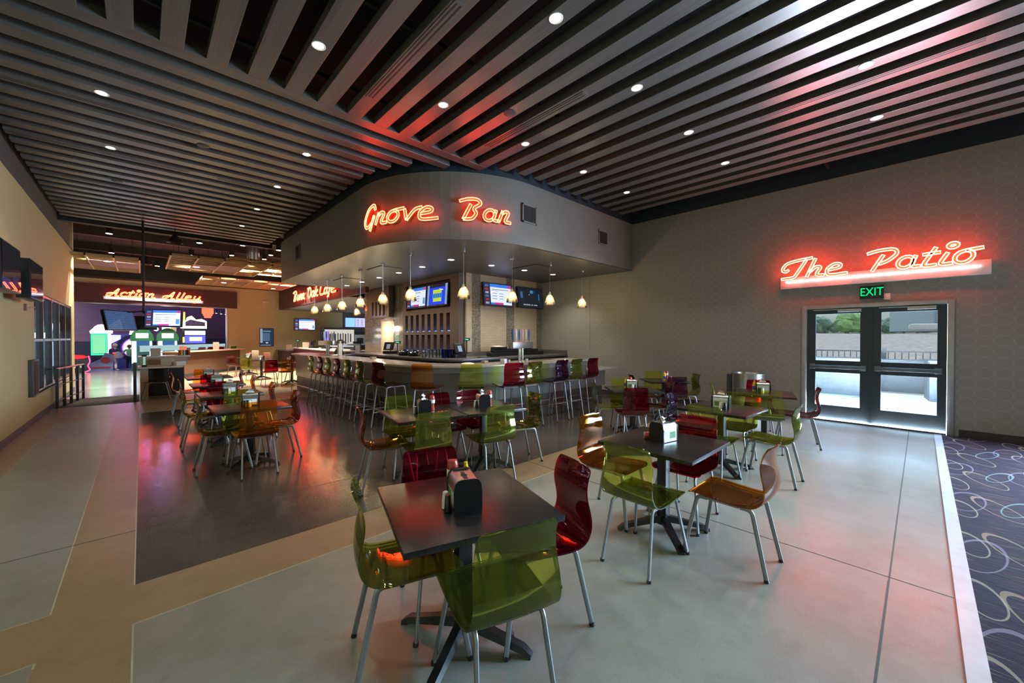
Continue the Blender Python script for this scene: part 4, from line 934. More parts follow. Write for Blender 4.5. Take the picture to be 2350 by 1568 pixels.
tabs = [(1.215, 1.645, -17.3, 'nearest black square table, in the foreground'), (3.095, 1.45, 0, 'black square table on the right foreground with open napkin box'), (5.06, 1.65, -2, 'black table with a silver-ended napkin box, third on the right'), (5.87, 3.28, 45, 'black diagonal table near the low end of the bar'), (7.53, 3.52, 45, 'farthest black table by the patterned wall'), (6.93, 1.66, 15, 'black table beside the glass doors'),
        (.97, 5.76, 0, 'nearest table of the left row'), (.98, 7.28, 0, 'second table of the left row'), (1.01, 8.93, 0, 'third table of the left row'), (1.05, 10.62, 0, 'fourth table of the left row'), (2.29, 3.87, -11.5, 'left one of the two joined middle tables'), (3.045, 3.715, -11.5, 'right one of the two joined middle tables'),
        (3.75, 14.95, 0, 'right table of the far group before the ochre wall'), (3.3, 17.3, 0, 'middle table of the far group'), (3.3, 19.7, 0, 'back table of the far group')]
for i, (x, y, a, lb) in enumerate(tabs):
    if i == 0: TAB.location = (x, y, 0); TAB.rotation_euler = (0, 0, R(a)); TAB['label'] = lb; TAB['group'] = 'black square tables'
    else: dup(TAB, (x, y, 0), R(a), lb, 'black square tables')
# table-top items
ZT = .731
def dispenser():
    t = thing('napkin_dispenser', '', 'napkin dispenser'); w, d, h = .068, .095, .155
    def sec(s=1): return [(-w * s, 0), (w * s, 0), (w * s, h * .62), (w * s * .92, h * .86), (w * s * .72, h * .97), (w * s * .5, h * s), (-w * s * .5, h * s), (-w * s * .72, h * .97), (-w * s * .92, h * .86), (-w * s, h * .62)]
    for s in (1, -1):
        m = MB(); P = sec(); n = len(P); y0, y1 = s * d, s * (d - .016)
        m.add([(p[0], y0, p[1]) for p in P] + [(p[0], y1, p[1]) for p in P], [tuple(range(n)), tuple(range(n, 2 * n))] + [(i, (i + 1) % n, n + (i + 1) % n, n + i) for i in range(n)]); m.obj('end_plate', BLKP, t, bevel=.003)
    m = MB(); P = sec(.95)[2:]; n = len(P); y0, y1 = -d + .014, d - .014
    P = [(.95 * w, .004)] + P + [(-.95 * w, .004)]; n = len(P)
    m.add([(p[0], y0, p[1]) for p in P] + [(p[0], y1, p[1]) for p in P], [(i, i + 1, n + i + 1, n + i) for i in range(n - 1)]); m.obj('steel_cover', STEEL, t)
    m = MB(); m.box(-.010, -.05, h * .95 - .001, .010, .05, h * .95 + .0015); m.lathe([(.0005, .0015), (.017, .0015), (.017, -.001)], (0, 0, h * .95), 14); m.obj('slot', DARKB, t)
    for s in (1, -1):
        m = MB(); x = s * (w * .95 + .0012); m.quad((x, -.066, .02), (x, .066, .02), (x, .066, .088), (x, -.066, .088), 0); x += s * .0006; m.quad((x, -.01, .03), (x, .062, .03), (x, .062, .082), (x, -.01, .082), 1); m.obj('printed_card', [PAPER, GREENAD], t)
    reg(t); return t
DISP = dispenser()
def shaker(name, mt):
    t = thing(name, '', 'shaker'); m = MB(); m.lathe([(.0005, 0), (.019, 0), (.0185, .01), (.0155, .06), (.0145, .062), (.0145, .074), (.0125, .08), (.0005, .081)], n=16); m.obj('body', mt, t)
    reg(t); return t
SALT = shaker('salt_shaker', WHITE); PEP = shaker('pepper_shaker', BLKP)
def ketch():
    t = thing('ketchup_bottle', '', 'sauce bottle'); m = MB(); m.lathe([(.0005, 0), (.026, 0), (.03, .012), (.030, .04), (.024, .07), (.029, .10), (.031, .14), (.030, .17), (.024, .185), (.0005, .19)], n=18); m.obj('body', KETCH, t)
    m = MB(); m.lathe([(.0305, .10), (.0315, .105), (.0318, .135), (.0312, .14)], n=18); m.obj('paper_label', PAPER, t); m = MB(); m.lathe([(.0005, -.0), (.027, 0), (.027, .018)], n=16); m.obj('cap', WHITE, t)
    reg(t); return t
KB = ketch()
def must():
    t = thing('mustard_bottle', '', 'sauce bottle'); m = MB(); m.lathe([(.0005, 0), (.024, 0), (.026, .01), (.026, .10), (.02, .13), (.0005, .132)], n=16); m.obj('body', MUST, t)
    m = MB(); m.lathe([(.022, .12), (.022, .138), (.012, .145), (.009, .165), (.011, .17), (.0005, .174)], n=14); m.obj('cap', MUST, t); m = MB(); m.lathe([(.0265, .03), (.0268, .085)], n=16); m.obj('paper_label', mat('blue_label', (.05, .12, .4), .5), t)
    reg(t); return t
MB_ = must()
placed = set()
def place(proto, loc, rz, label, group=None):
    if proto.name not in placed:
        placed.add(proto.name); proto.location = loc; proto.rotation_euler = (0, 0, rz); proto['label'] = label
        if group: proto['group'] = group
        return proto
    return dup(proto, loc, rz, label, group)
def napkin(loc, rz, s, label):
    m = MB(); rnd = random.Random(int(loc[0] * 100)); n = 7; vs = []
    for i in range(n):
        a = i / (n - 1); w = .045 * s * (1 - .5 * a)
        vs += [(-w + .012 * math.sin(i * 2.1), .012 * math.sin(i * 1.3), a * .05 * s), (w + .01 * math.sin(i), -.012 * math.cos(i * 1.7), a * .055 * s)]
    m.add(vs, [(2 * i, 2 * i + 1, 2 * i + 3, 2 * i + 2) for i in range(n - 1)])
    m.add([(v[0] * .9, v[1] + .006, v[2]) for v in vs], [(2 * i, 2 * i + 1, 2 * i + 3, 2 * i + 2) for i in range(n - 1)])
    o = m.obj('paper_napkin', PAPER, loc=loc, rz=rz); tag(o, label, 'napkin', 'napkins pulled from the dispensers')
def setset(x, y, rz, which, names, nap=True, sp=(-1, 1)):
    """dispenser axis local y; which = dispenser heading; names = table phrase"""
    c, s = math.cos(rz), math.sin(rz)
    def L(u, v): return (x + u * c - v * s, y + u * s + v * c, ZT)
    g = 'condiments on the tables'
    place(DISP, (x, y, ZT), rz, 'black-ended steel napkin dispenser on ' + names, 'napkin dispensers')
    a, b = sp
    place(PEP, L(a * .092, -.055 * b), 0, 'black pepper shaker on ' + names, 'pepper shakers'); place(SALT, L(a * .096, -.010 * b), 0, 'white salt shaker on ' + names, 'salt shakers')
    return L
names = ['the nearest table', 'the right foreground table', 'the third table on the right', 'the diagonal table', 'the farthest patio-side table', 'the table beside the glass doors', 'the nearest left-row table', 'the second left-row table', 'the third left-row table', 'the fourth left-row table', 'the left joined table', 'the right joined table', 'the far group right table', 'the far group middle table', 'the far group back table']
# nearest
L = setset(1.185, 1.60, R(-24), 0, names[0]); place(KB, L(-.03, .145), 0, 'tall red ketchup bottle on ' + names[0], 'ketchup bottles'); place(MB_, L(.04, .135), 0, 'yellow-capped mustard bottle on ' + names[0], 'mustard bottles')
x, y = 3.12, 1.46
place(DISP, (x, y, ZT), R(-102), 'black-ended steel napkin dispenser on ' + names[1], 'napkin dispensers')
napkin((x, y, ZT + .148), R(20), .9, 'torn white napkin sticking out of the napkin box on the right foreground table')
o = place(KB, (3.055, 1.60, ZT + .03), 0, 'red ketchup bottle lying on its side on ' + names[1], 'ketchup bottles'); o.rotation_euler = (R(90), 0, R(35))
for i, (x, y, rz) in enumerate(((5.06, 1.66, R(-42)), (5.87, 3.30, R(-45)), None, (6.93, 1.68, R(-40)))) if False else enumerate(()): pass
for k, x, y, rz, sp, kn in ((2, 5.07, 1.66, 8, (-1, 1), 1), (3, 5.87, 3.29, 29, (-1, 1), 1), (5, 6.93, 1.68, 20, (-1, -1), 1),
                      (6, .98, 5.76, 82, (-1, -1), 0), (7, .98, 7.30, 82, (-1, -1), 0), (8, 1.01, 8.95, 82, (-1, -1), 0), (9, 1.05, 10.6, 82, (-1, -1), 0),
                      (10, 2.30, 3.86, -22, (-1, 1), 2), (11, 3.04, 3.72, -22, (-1, 1), 3), (12, 3.72, 15.0, 30, (-1, 1), 0), (13, 3.3, 17.35, 60, (-1, 1), 0), (14, 3.3, 19.7, 60, (-1, 1), 3)):
    L = setset(x, y, R(rz), 0, names[k], sp=sp)
    if k in (2, 5, 6, 7, 8, 9, 10, 11, 12): napkin((x, y, ZT + .148), R(rz + 60), 1.15, 'white napkins standing out of the dispenser on ' + names[k])
    if kn in (1, 2, 3): place(KB, L(.10, .03), 0, 'red ketchup bottle on ' + names[k], 'ketchup bottles')
    if kn in (1, 3): place(MB_, L(.10, .10), 0, 'yellow mustard bottle on ' + names[k], 'mustard bottles')
x, y = 7.52, 3.47
place(PEP, (x - .03, y - .06, ZT), 0, 'black pepper shaker on ' + names[4], 'pepper shakers'); place(SALT, (x + .03, y - .08, ZT), 0, 'white salt shaker on ' + names[4], 'salt shakers'); place(KB, (x + .05, y + .02, ZT), 0, 'red ketchup bottle on ' + names[4], 'ketchup bottles'); place(MB_, (x - .04, y + .02, ZT), 0, 'yellow mustard bottle on ' + names[4], 'mustard bottles')
# ------------------------------------------------------------ BAR ITEMS
ZB = 1.076
def tower(loc, rz, label, w=.62, taps=6):
    t = thing('beer_tower', label, 'beer tower', loc, rz)
    m = MB()
    for s in (-.045, .045): m.cyl((s, 0, 0), .026, 0, .28, 16); m.cyl((s, 0, 0), .05, 0, .012, 16)
    m.obj('column', CHROME, t)
    m = MB(); m.box(-w / 2, -.07, .28, w / 2, .07, .41); m.obj('tap_box', STEEL, t, bevel=.006)
    cols = [(.02, .05, .3), (.75, .75, .75), (.03, .12, .4), (.8, .5, .4), (.6, .6, .65), (.02, .1, .35)]
    for i in range(taps):
        x = -w / 2 + .05 + (w - .1) * i / (taps - 1); m = MB(); m.cyl((x, 0, 0), .008, .41, .46, 8); m.lathe([(.0005, .45), (.012, .46), (.020, .56), (.014, .66), (.0005, .68)], (x, 0, 0), 10)
        h = m.obj('tap_handle', mat('tap_%d' % i, cols[i % 6], .3, var=.02), t)
    for i in range(taps):
        x = -w / 2 + .05 + (w - .1) * i / (taps - 1); m = MB(); m.tube([(x, .07, .34), (x, .12, .34), (x, .125, .27)], .008, 8); m.obj('faucet', CHROME, t)
    return t
tower((5.66, 5.68, ZB), R(4), 'steel beer tap tower with handles on the right part of the bar')
tower((3.86, 11.7, ZB), -R(80), 'steel tap tower on the far left part of the bar', w=.8)
m = MB(); m.box(-.30, -.11, 0, .30, .11, .10); m.box(-.26, -.02, .10, .26, .11, .17); m.box(-.26, .05, .17, .2, .11, .24); t = thing('bottle_rack', 'stepped black rack on the back counter behind the tap tower', 'rack', (7.75, 7.95, 1.075)); o = m.obj('tiers', BLKP, t, bevel=.004); o.scale = (3.4, 1, 1)
m = MB(); m.box(-.15, -.1, 0, .15, .1, .012); m.add([(-.15, -.1, .012), (.15, -.1, .012), (.15, .1, .03), (-.15, .1, .03)], [(0, 1, 2, 3)]); tag(m.obj('paper_stack', PAPER, loc=(7.1, 8.02, 1.32), bevel=.002), 'sheaf of white paper on the stepped black rack', 'papers')
def pos(loc, rz, label, scr=(.35, .5, .7)):
    t = thing('cash_register', label, 'cash register', loc, rz)
    m = MB(); m.box(-.18, -.02, 0, .18, .26, .09); m.obj('drawer_base', BLKP, t, bevel=.006)
    m = MB(); m.box(-.17, 0, -.13, .17, .03, .13); M = Matrix.Translation((0, .02, .24)) @ Matrix.Rotation(R(-20), 4, 'X'); m.xf(M); m.obj('display', BLKP, t, bevel=.008)
    m = MB(); m.quad((-.07, -.003, -.09), (.06, -.003, -.09), (.06, -.003, .06), (-.07, -.003, .06)); m.xf(M); m.obj('screen', emc(scr, .9), t)
    m = MB(); m.cyl((.0, .12, 0), .02, .09, .22, 10); m.obj('stand', BLKP, t); return t
pos((5.72, 7.86, 1.075), R(8), 'black touchscreen register on the back counter right of the blue pitchers')
pos((5.50, 11.3, 1.075), -R(60), 'dark touchscreen register before the bright doorway', (.3, .3, .32))
pos((5.95, 20.3, 1.06), R(-70), 'tall tilted touchscreen on the cafe counter', (.02, .02, .03)); pos((6.1, 18.9, 1.06), R(-60), 'tilted register left of the menu screens, cafe counter', (.02, .02, .03)); pos((6.3, 15.6, 1.06), R(10), 'squat black register beside the tiled column', (.01, .01, .01))
def pole(loc, label):
    t = thing('customer_display', label, 'display pole', loc); m = MB(); m.cyl((0, 0, 0), .014, 0, .33, 8); m.cyl((0, 0, 0), .05, 0, .01, 12); m.obj('pole', BLKM, t)
    m = MB(); m.box(-.09, -.02, .33, .09, .03, .40); m.obj('housing', BLKP, t, bevel=.004); m = MB(); m.box(-.05, -.023, .35, .04, -.019, .375); m.obj('green_readout', emc((.02, .8, .25), 2), t)
for l, lb in (((6.02, 8.0, 1.165), 'slim pole display with green readout at the corner column'), ((5.45, 10.6, 1.075), 'slim pole display with green readout before the doorway tiles'), ((5.75, 17.2, 1.06), 'slim pole display with green readout on the cafe counter'), ((5.7, 21.6, 1.06), 'slim pole display with green readout at the far end of the cafe counter')): pole(l, lb)
def pitcher(mt):
    t = thing('plastic_pitcher', '', 'pitcher'); m = MB(); m.lathe([(.055, 0), (.065, .20), (.068, .205), (.062, .20), (.052, .006), (.0005, .006)], n=18); m.obj('jug', mt, t)
    m = MB(); m.tube(arc_path([(.062, 0, .18), (.11, 0, .17), (.10, 0, .06), (.058, 0, .05)], .03), .008, 8); m.obj('handle', mt, t); reg(t); return t
pc, pb = pitcher(CLEAR), pitcher(BLUEP)
for i in range(8): place(pc, (5.06 + .135 * (i % 4) + .05, 8.55 - .10 * (i % 4) - .16 * (i // 4) + .0, 1.076), i, 'clear plastic pitcher in the cluster on the back counter', 'clear pitchers on the back counter')
for i in range(4): place(pb, (5.36 + .14 * i, 8.05 - .03 * i, 1.076), i * .7, 'dark blue plastic pitcher right of the clear ones', 'blue pitchers on the back counter')
rnd = random.Random(3)
for x, y, lb in ((5.30, 9.9, 'crumpled black bag on the back counter, left one'), (5.35, 9.45, 'crumpled black bag on the back counter, right one')):
    m = MB(); bm = bmesh.new(); bmesh.ops.create_icosphere(bm, subdivisions=3, radius=.13)
    vs = [(v.co.x * (1.2 + .5 * noise.noise(v.co * 14)), v.co.y * 1.2 * (1 + .4 * noise.noise(v.co * 12)), max(0, v.co.z * .8 + .05 + .05 * noise.noise(v.co * 18))) for v in bm.verts]; fs = [tuple(q.index for q in f.verts) for f in bm.faces]; bm.free()
    m.add(vs, fs); tag(m.obj('black_bag', mat('glossy_black_bag', (.01, .01, .01), .15), loc=(x, y, 1.076)), lb, 'bag')
def simple(name, mt, mb, loc, label, category, rz=0, group=None, bevel=0):
    return tag(mb.obj(name, mt, loc=loc, rz=rz, bevel=bevel), label, category, group)
m = MB(); m.box(-.055, -.03, 0, .055, .03, .33); m.box(-.02, -.025, .33, .03, .025, .40); simple('menu_stack', PAPER, m, (4.0, 11.15, ZB), 'tall white stack of menu cards on the far part of the bar', 'menu', R(20), bevel=.004)
for x, y, lb in ((5.12, 5.62, 'white square dispenser left of the tap tower'),): m = MB(); m.box(-.05, -.05, 0, .05, .05, .085); simple('coaster_box', WHITE, m, (x, y, ZB), lb, 'box', .3, bevel=.005)
for x, y, lb in ((4.92, 5.95, 'small stack of beige coasters on the bar, right'), (3.95, 8.9, 'small stack of beige coasters on the left part of the bar')): m = MB(); m.box(-.06, -.05, 0, .06, .05, .045); simple('coaster_stack', mat('cork', (.5, .36, .26), .8), m, (x, y, ZB), lb, 'coasters', .2, bevel=.005)
for x, y, lb in ((4.5, 5.95, 'flat pale cloth left of the coasters on the bar'), (4.0, 11.45, 'flat pale cloth beside the far tap tower')): m = MB(); m.lathe([(.0005, .02), (.06, .026), (.11, .015), (.13, 0)], n=14); simple('bar_towel', PAPER, m, (x, y, ZB), lb, 'towel')
m = MB(); m.box(-.35, -.06, 0, .35, .06, .006); simple('drip_mat', BLKP, m, (6.5, 5.85, ZB), 'long thin black mat at the right end of the bar', 'mat', bevel=.002)
m = MB(); m.box(-.3, -.09, 0, .3, .09, .014); simple('serving_tray', BLKP, m, (6.4, 7.6, 1.076), 'flat black tray on the back counter before the column', 'tray', bevel=.004)
m = MB(); m.box(-.5, -.07, 0, .5, .07, .006); simple('drip_mat', BLKP, m, (3.85, 11.9, ZB), 'dark drip tray under the far tap tower', 'mat', R(85), bevel=.002)
for i, (x, y) in enumerate(((5.3, 5.8), (5.36, 5.86), (5.95, 5.8), (5.45, 5.82))):
    m = MB(); m.lathe([(.0005, 0), (.03, 0), (.034, .05), (.030, .05), (.027, .006), (.0005, .006)], n=14); simple('garnish_cup', STEEL, m, (x, y, ZB), 'small steel cup beside the tap tower', 'cup', group='steel cups by the tap tower')
# cafe counters and things
t = thing('cafe_counter', 'low brown-fronted cafe counter with grey top by the ochre wall', 'counter')
m = MB(); m.box(5.55, 22.6, 0, 6.4, 24.9, .86); m.obj('counter_front', WALNUT, t); m = MB(); m.box(5.45, 22.5, .86, 6.45, 24.95, .90); m.obj('counter_top', COUNTER, t)
t = thing('cafe_counter', 'long maroon-fronted order counter under the cafe sign', 'counter')
m = MB(); m.box(5.75, 15.4, 0, 6.6, 22.6, 1.02); m.obj('counter_front', mat('dark_maroon_front', (.12, .02, .03), .5), t); m = MB(); m.box(5.6, 15.3, 1.02, 6.7, 22.6, 1.06); m.obj('counter_top', LIGHTW, t)
t = thing('cooler_cabinet', 'lit glass display cabinet with cups and lanyards behind the cafe counter', 'cabinet', (8.6, 24.0, 0))
m = MB(); m.box(-.9, 0, 0, .9, .6, 2.15); m.obj('body', mat('cabinet_dark', (.06, .05, .05), .4), t)
m = MB(); m.box(-.85, -.02, 1.0, .85, 0, 2.05); m.obj('lit_glass', emit('cool_lit', (.75, .70, .62), .9), t)
for i in range(9):
    m = MB(); x = -.6 + i * .15; m.box(x, -.05, 1.2 + .05 * (i % 3), x + .07, -.025, 1.8 + .04 * (i % 2)); m.obj('hanging_item', mat('hang_%d' % (i % 4), ((.02, .08, .3), (.6, .55, .3), (.03, .03, .04), (.7, .68, .66))[i % 4], .4), t)
m = MB(); m.box(-.86, -.04, 1.0, -.6, -.02, 1.95); m.obj('purple_side', emc((.35, .32, .95), 1), t)
t = thing('popcorn_machine', 'steel food warmer with glass front left of the bartender', 'food warmer', (5.2, 13.6, 1.0)); m = MB(); m.box(-.3, -.2, .3, .3, .2, .36); m.box(-.3, -.2, 0, -.28, .2, .3); m.box(.28, -.2, 0, .3, .2, .3); m.obj('frame', STEEL, t); m = MB(); m.box(-.28, -.2, .0, .28, -.195, .3); m.obj('glass_panel', CLEAR, t)
m = MB(); m.box(4.7, 13.4, 0, 5.6, 13.95, .99); tag(m.obj('service_cabinet', STEEL), 'steel cabinet under the food warmer', 'cabinet')
for x, y, z, w, lb in ((5.9, 24.2, .90, .2, 'fan of white menu cards on the low cafe counter'), (5.9, 21.2, 1.06, .22, 'white menu cards with red mark beside the far register')):
    m = MB(); 
    for i in range(4): m.box(-.1 + i * .06, i * .02, 0, -.05 + i * .06 + .05, i * .02 + .01, .28)
    simple('menu_cards', mat('peach_card', (.72, .5, .38), .7), m, (x, y, z), lb, 'menu', -.6)
t = thing('beverage_dispenser', 'dark drinks machine with steel frame under the menu screens', 'drinks machine', (9.9, 24.2, 0)); m = MB(); m.box(-.5, 0, 0, .5, .6, 1.9); m.obj('body', BLKP, t); m = MB(); m.box(-.45, -.02, 1.1, .45, 0, 1.75); m.obj('steel_front', STEEL, t); m = MB(); m.box(-.2, -.04, 1.2, .2, -.02, 1.55); m.obj('opening', DARKB, t)
# poster, exit box, right-side small things
t = thing('framed_poster', 'framed dark blue poster on the ochre wall', 'poster', (5.03, YC, 1.585)); m = MB(); m.box(-.34, -.03, -.5, .34, 0, .5); m.obj('frame', BLKP, t)
m = MB(); m.quad((-.31, -.032, -.47), (.31, -.032, -.47), (.31, -.032, .47), (-.31, -.032, .47), 0)
for a, b, c, d, k in ((-.31, -.3, -.2, .47, 1), (-.18, .32, .2, .36, 1), (-.2, -.2, .15, .25, 2), (-.3, -.45, .2, -.42, 1), (-.1, -.1, .1, .12, 1), (-.05, -.33, .06, -.27, 3)): m.quad((a, -.034 - k * .0008, b), (c, -.034 - k * .0008, b), (c, -.034 - k * .0008, d), (a, -.034 - k * .0008, d), k)
m.obj('poster_print', [emc((.03, .05, .1), .8), emc((.35, .48, .6), .8), emc((.10, .17, .28), .8), emc((.8, .85, .9), .8)], t)
t = thing('exit_light', 'small white box light high on the ochre wall beside the cafe fascia', 'exit light', (4.98, YC, 3.53)); m = MB(); m.box(-.16, -.06, -.06, .16, 0, .06); m.obj('housing', WHITE, t)
def trash(x, y, r, h, label, back=True):
    t = thing('trash_can', label, 'trash can', (x, y, 0)); m = MB(); m.lathe([(.0005, .02), (r, .02), (r, h), (r * 1.02, h), (r * 1.02, h + .02), (r * .9, h + .02), (r * .88, h - .05), (r * .5, h - .1), (.0005, h - .1)], n=32); m.obj('can_body', STEEL, t)
    m = MB(); m.lathe([(r * 1.004, h * .66), (r * 1.012, h * .665), (r * 1.004, h * .67)], n=32); m.obj('seam_band', CHROME, t); return t
trash(9.02, 2.45, .29, .83, 'round brushed steel trash can by the patterned wall')
trash(3.25, 24.2, .33, 1.0, 'round steel trash can at the end of the arcade counter')
m = MB(); m.box(0, -.08, 0, .3, .0, .80); tag(m.obj('wall_panel', mat('slate_panel', (.05, .055, .07), .4), loc=(9.05, 2.86, .0)), 'dark upright panel between trash can and patterned wall', 'panel')
# ------------------------------------------------------------ GLASS DOORS + EXTERIOR
t = thing('door_frame', 'light metal frame around the dark glass double doors', 'door frame'); t['kind'] = 'structure'
m = MB()
for a, b, c, d in ((-.36, -.29, 0, 2.19), (1.54, 1.61, 0, 2.19), (-.29, 1.54, 2.12, 2.19)): m.box(XW - .05, a, c, XW + .12, b, d)
m.obj('frame', FRAMEL, t, bevel=.004)
def leaf(name, y0, y1, p0, p1, lb):
    t = thing(name, lb, 'door'); t['kind'] = 'structure'; m = MB(); X0, X1 = XW, XW + .05
    ys = [y0, p0, p1, y1]; zs = [.003, .30, .925, 1.145, 2.02, 2.12]
    for i in range(3):
        for j in range(5):
            if i == 1 and j in (1, 3): continue
            m.box(X0, ys[i], zs[j], X1, ys[i + 1], zs[j + 1])
    if y1 < .62: m.box(X0 - .012, y1 - .02, .003, X0, y1 + .03, 2.12)
    m.obj('door_leaf', DOORM, t, smooth=0)
    for j in (1, 3): q = MB(); q.box(X0 + .02, p0, zs[j], X0 + .028, p1, zs[j + 1]); q.obj('glass_pane', PANE, t, smooth=0)
    q = MB(); q.box(X0 - .09, y0 + .06, 1.0, X0 - .05, y1 - .06, 1.06); q.box(X0 - .05, y0 + .05, .98, X0, y0 + .13, 1.08); q.box(X0 - .05, y1 - .13, .98, X0, y1 - .05, 1.08); q.obj('push_bar', mat('bar_steel', (.15, .17, .19), .35, .8), t, bevel=.006)
    q = MB(); q.box(X0 - .06, y0 + .12, 2.05, X0, y0 + .45, 2.10); q.box(X0 - .05, y0 + .2, 2.09, X0 - .035, y1 - .1, 2.10); q.obj('door_closer', FRAMEL, t)
leaf('door_1', -.285, .618, -.18, .485, 'right leaf'); leaf('door_3', .622, 1.535, .76, 1.40, 'left leaf')
for o in list(COL.objects):
    if o.name in ('door_1', 'door_3', 'door_frame'):
        for k in ('label', 'category'):
            if k in o: del o[k]
t = thing('exit_sign', 'green lit EXIT sign under the Patio sign', 'exit sign', (XW, .612, 2.38)); m = MB(); m.box(-.05, -.155, -.11, 0, .155, .11); m.obj('housing', BLKP, t, bevel=.004)
vs, fs = text_mesh('EXIT', .175, .002); m = MB(); m.add([(-.052 - v[2], -v[0] * .86, v[1] * 1.15) for v in vs], fs); m.obj('lettering', emit('exit_green', (.0, .85, .20), 1.4), t)
t = thing('door_sensor', 'small white alarm box right of the EXIT sign', 'alarm', (XW, .415, 2.29)); m = MB(); m.box(-.03, -.04, -.055, 0, .04, .055); m.obj('housing', WHITE, t, bevel=.004); m = MB(); m.box(-.032, -.012, .012, -.03, .008, .022); m.obj('red_light', emc((1, .05, .03), 3), t)
# exterior
m = MB(); m.box(XW + .1, -12, -.12, 17.5, 14, -.015); struct(m.obj('patio_floor', C_PATIO))
m = MB(); m.box(11.2, -12, -.0149, 17.5, 14, -.0145) if False else None
m = MB(); m.obox((11.0, 2.1), (4.0, -1.3), .012, .001, -.014); m.obox((13.2, -3), (0, 9), .012, .001, -.014); struct(m.obj('trim_11', JOINT))
HILL = mat('graded_dirt', (.25, .22, .19), .95, var=.22, nscale=(.35, 1.6, 1), nsc=1.6, bump=.3)
m = MB(); nx, ny = 24, 30; vs = []
for i in range(nx + 1):
    for j in range(ny + 1):
        x = 17.5 + 62.5 * (i / nx) ** 1.6; y = -55 + 110 * j / ny; f = min(1, (x - 17.5) / 55)
        vs.append((x, y, -.1 + 2.2 * f ** 1.2 + .35 * f * noise.noise(Vector((x * .11, y * .15, 0)))))
m.add(vs, [(i * (ny + 1) + j, i * (ny + 1) + j + 1, (i + 1) * (ny + 1) + j + 1, (i + 1) * (ny + 1) + j) for i in range(nx) for j in range(ny)])
struct(m.obj('dirt_field', HILL))
m = MB(); m.box(79, -70, 1.4, 140, 70, 2.2); struct(m.obj('grass_field', mat('rough_grass', (.16, .26, .10), .95, var=.3, nsc=1)))
def tree(x, y, h, w, lb, mt, g=None):
    t = thing('tree', lb, 'tree', (x, y, 2.1), 0, g); m = MB(); m.cyl((0, 0, 0), w * .05, 0, h * .5, 8); m.obj('trunk', mat('bark', (.12, .09, .07), .9), t)
    m = MB(); rd = random.Random(int(x * 7 + y * 13))
    for k in range(9):
        bm = bmesh.new(); bmesh.ops.create_icosphere(bm, subdivisions=2, radius=w * (.22 + .14 * rd.random())); c = Vector(((rd.random() - .5) * w * .6, (rd.random() - .5) * w * .8, h * (.35 + .45 * rd.random())))
        m.add([tuple(v.co * (1 + .35 * noise.noise(v.co * 1.5 + c)) + c) for v in bm.verts], [tuple(q.index for q in f.verts) for f in bm.faces]); bm.free()
    m.obj('foliage', mt, t, smooth=0)
LEAF = mat('distant_foliage', (.10, .16, .11), .9, var=.4, nsc=1.2); LEAF2 = mat('near_foliage', (.16, .26, .08), .9, var=.4, nsc=1.2)
for i in range(13): tree(118 + (i % 2) * 9, -4 + i * 3.3, 3.6 + 1.2 * ((i * 7) % 4) / 3, 4.2, 'dark green tree in the distant tree line behind the dirt field', LEAF, 'trees of the distant tree line')
tree(84, 8.6, 3.9, 3.4, 'lighter green tree nearest, at the right of the left door pane', LEAF2); 
t = thing('distant_building', 'hazy pale building behind the right door pane', 'building', (92, -3, 2.5)); m = MB(); m.box(-6, -11, 0, 6, 6.5, 10); m.obj('walls', mat('hazy_building', (.36, .39, .42), .8), t)
m = MB(); m.box(-6.1, -3, 0, -6.0, 1.5, 10); m.box(-6.1, -9, 0, -6.0, -7.5, 10); m.obj('dark_panel', mat('hazy_panel', (.25, .28, .31), .8), t)
t = thing('utility_pole', 'thin pole standing beyond the field', 'pole', (100, 15.2, 2.5)); m = MB(); m.cyl((0, 0, 0), .14, 0, 12, 8); m.obj('pole', mat('grey_wood', (.3, .3, .3), .9), t)
t = thing('rubble_pile', 'low pale heap at the top of the dirt field', 'rubble', (72, -1.0, 2.5)); m = MB(); m.prism([(-1, -2.2), (1, -2.4), (1.3, 2.2), (-1, 2)], 0, .8); m.obj('heap', mat('pale_rubble', (.55, .5, .44), .9), t, bevel=.2)
t = thing('patio_fence', 'dark metal picket fence around the patio', 'fence', (17.0, 0, 0))
m = MB(); m.box(-.02, -9, 1.12, .02, 10, 1.16); m.box(-.02, -9, .86, .02, 10, .90); m.box(-.02, -9, .12, .02, 10, .16); m.obj('rail', mat('fence_paint', (.10, .10, .11), .6), t)
m = MB()
for i in range(100): m.box(-.012, -8 + i * .15, 0, .012, -7.976 + i * .15, 1.14)
m.obj('pickets', MATS['fence_paint'], t, smooth=0)
for y in (-4.6, -1.9, .8, 3.5): m = MB(); m.box(-.045, y - .045, 0, .045, y + .045, 1.25); m.obj('post', MATS['fence_paint'], t)
BOXM = mat('grey_outdoor_box', (.20, .21, .22), .6, var=.05)
def obox_(x, y, w, d, h, lb, rz=0):
    t = thing('patio_bar_unit', lb, 'outdoor counter', (x, y, -.015), rz); m = MB(); m.box(-d / 2, -w / 2, 0, d / 2, w / 2, h); m.obj('body', BOXM, t, bevel=.01)
    m = MB(); m.box(-d / 2 - .03, -w / 2 - .03, h, d / 2 + .03, w / 2 + .03, h + .04); m.obj('top', mat('dark_outdoor_top', (.10, .11, .12), .4), t, bevel=.008)
    m = MB(); m.box(-d / 2 - .006, -w / 2 + .12, .12, -d / 2, w / 2 - .12, h - .12); m.obj('panel', mat('outdoor_panel', (.17, .18, .19), .5), t)
obox_(14.6, 1.75, 1.3, .9, .98, 'grey boxy outdoor counter behind the left door leaf'); obox_(14.7, -.75, 1.3, .9, .98, 'grey boxy outdoor counter behind the right door leaf, nearer edge', .1); obox_(14.6, .1, .5, .6, .98, 'narrow grey outdoor unit at the centre of the doors') if False else None
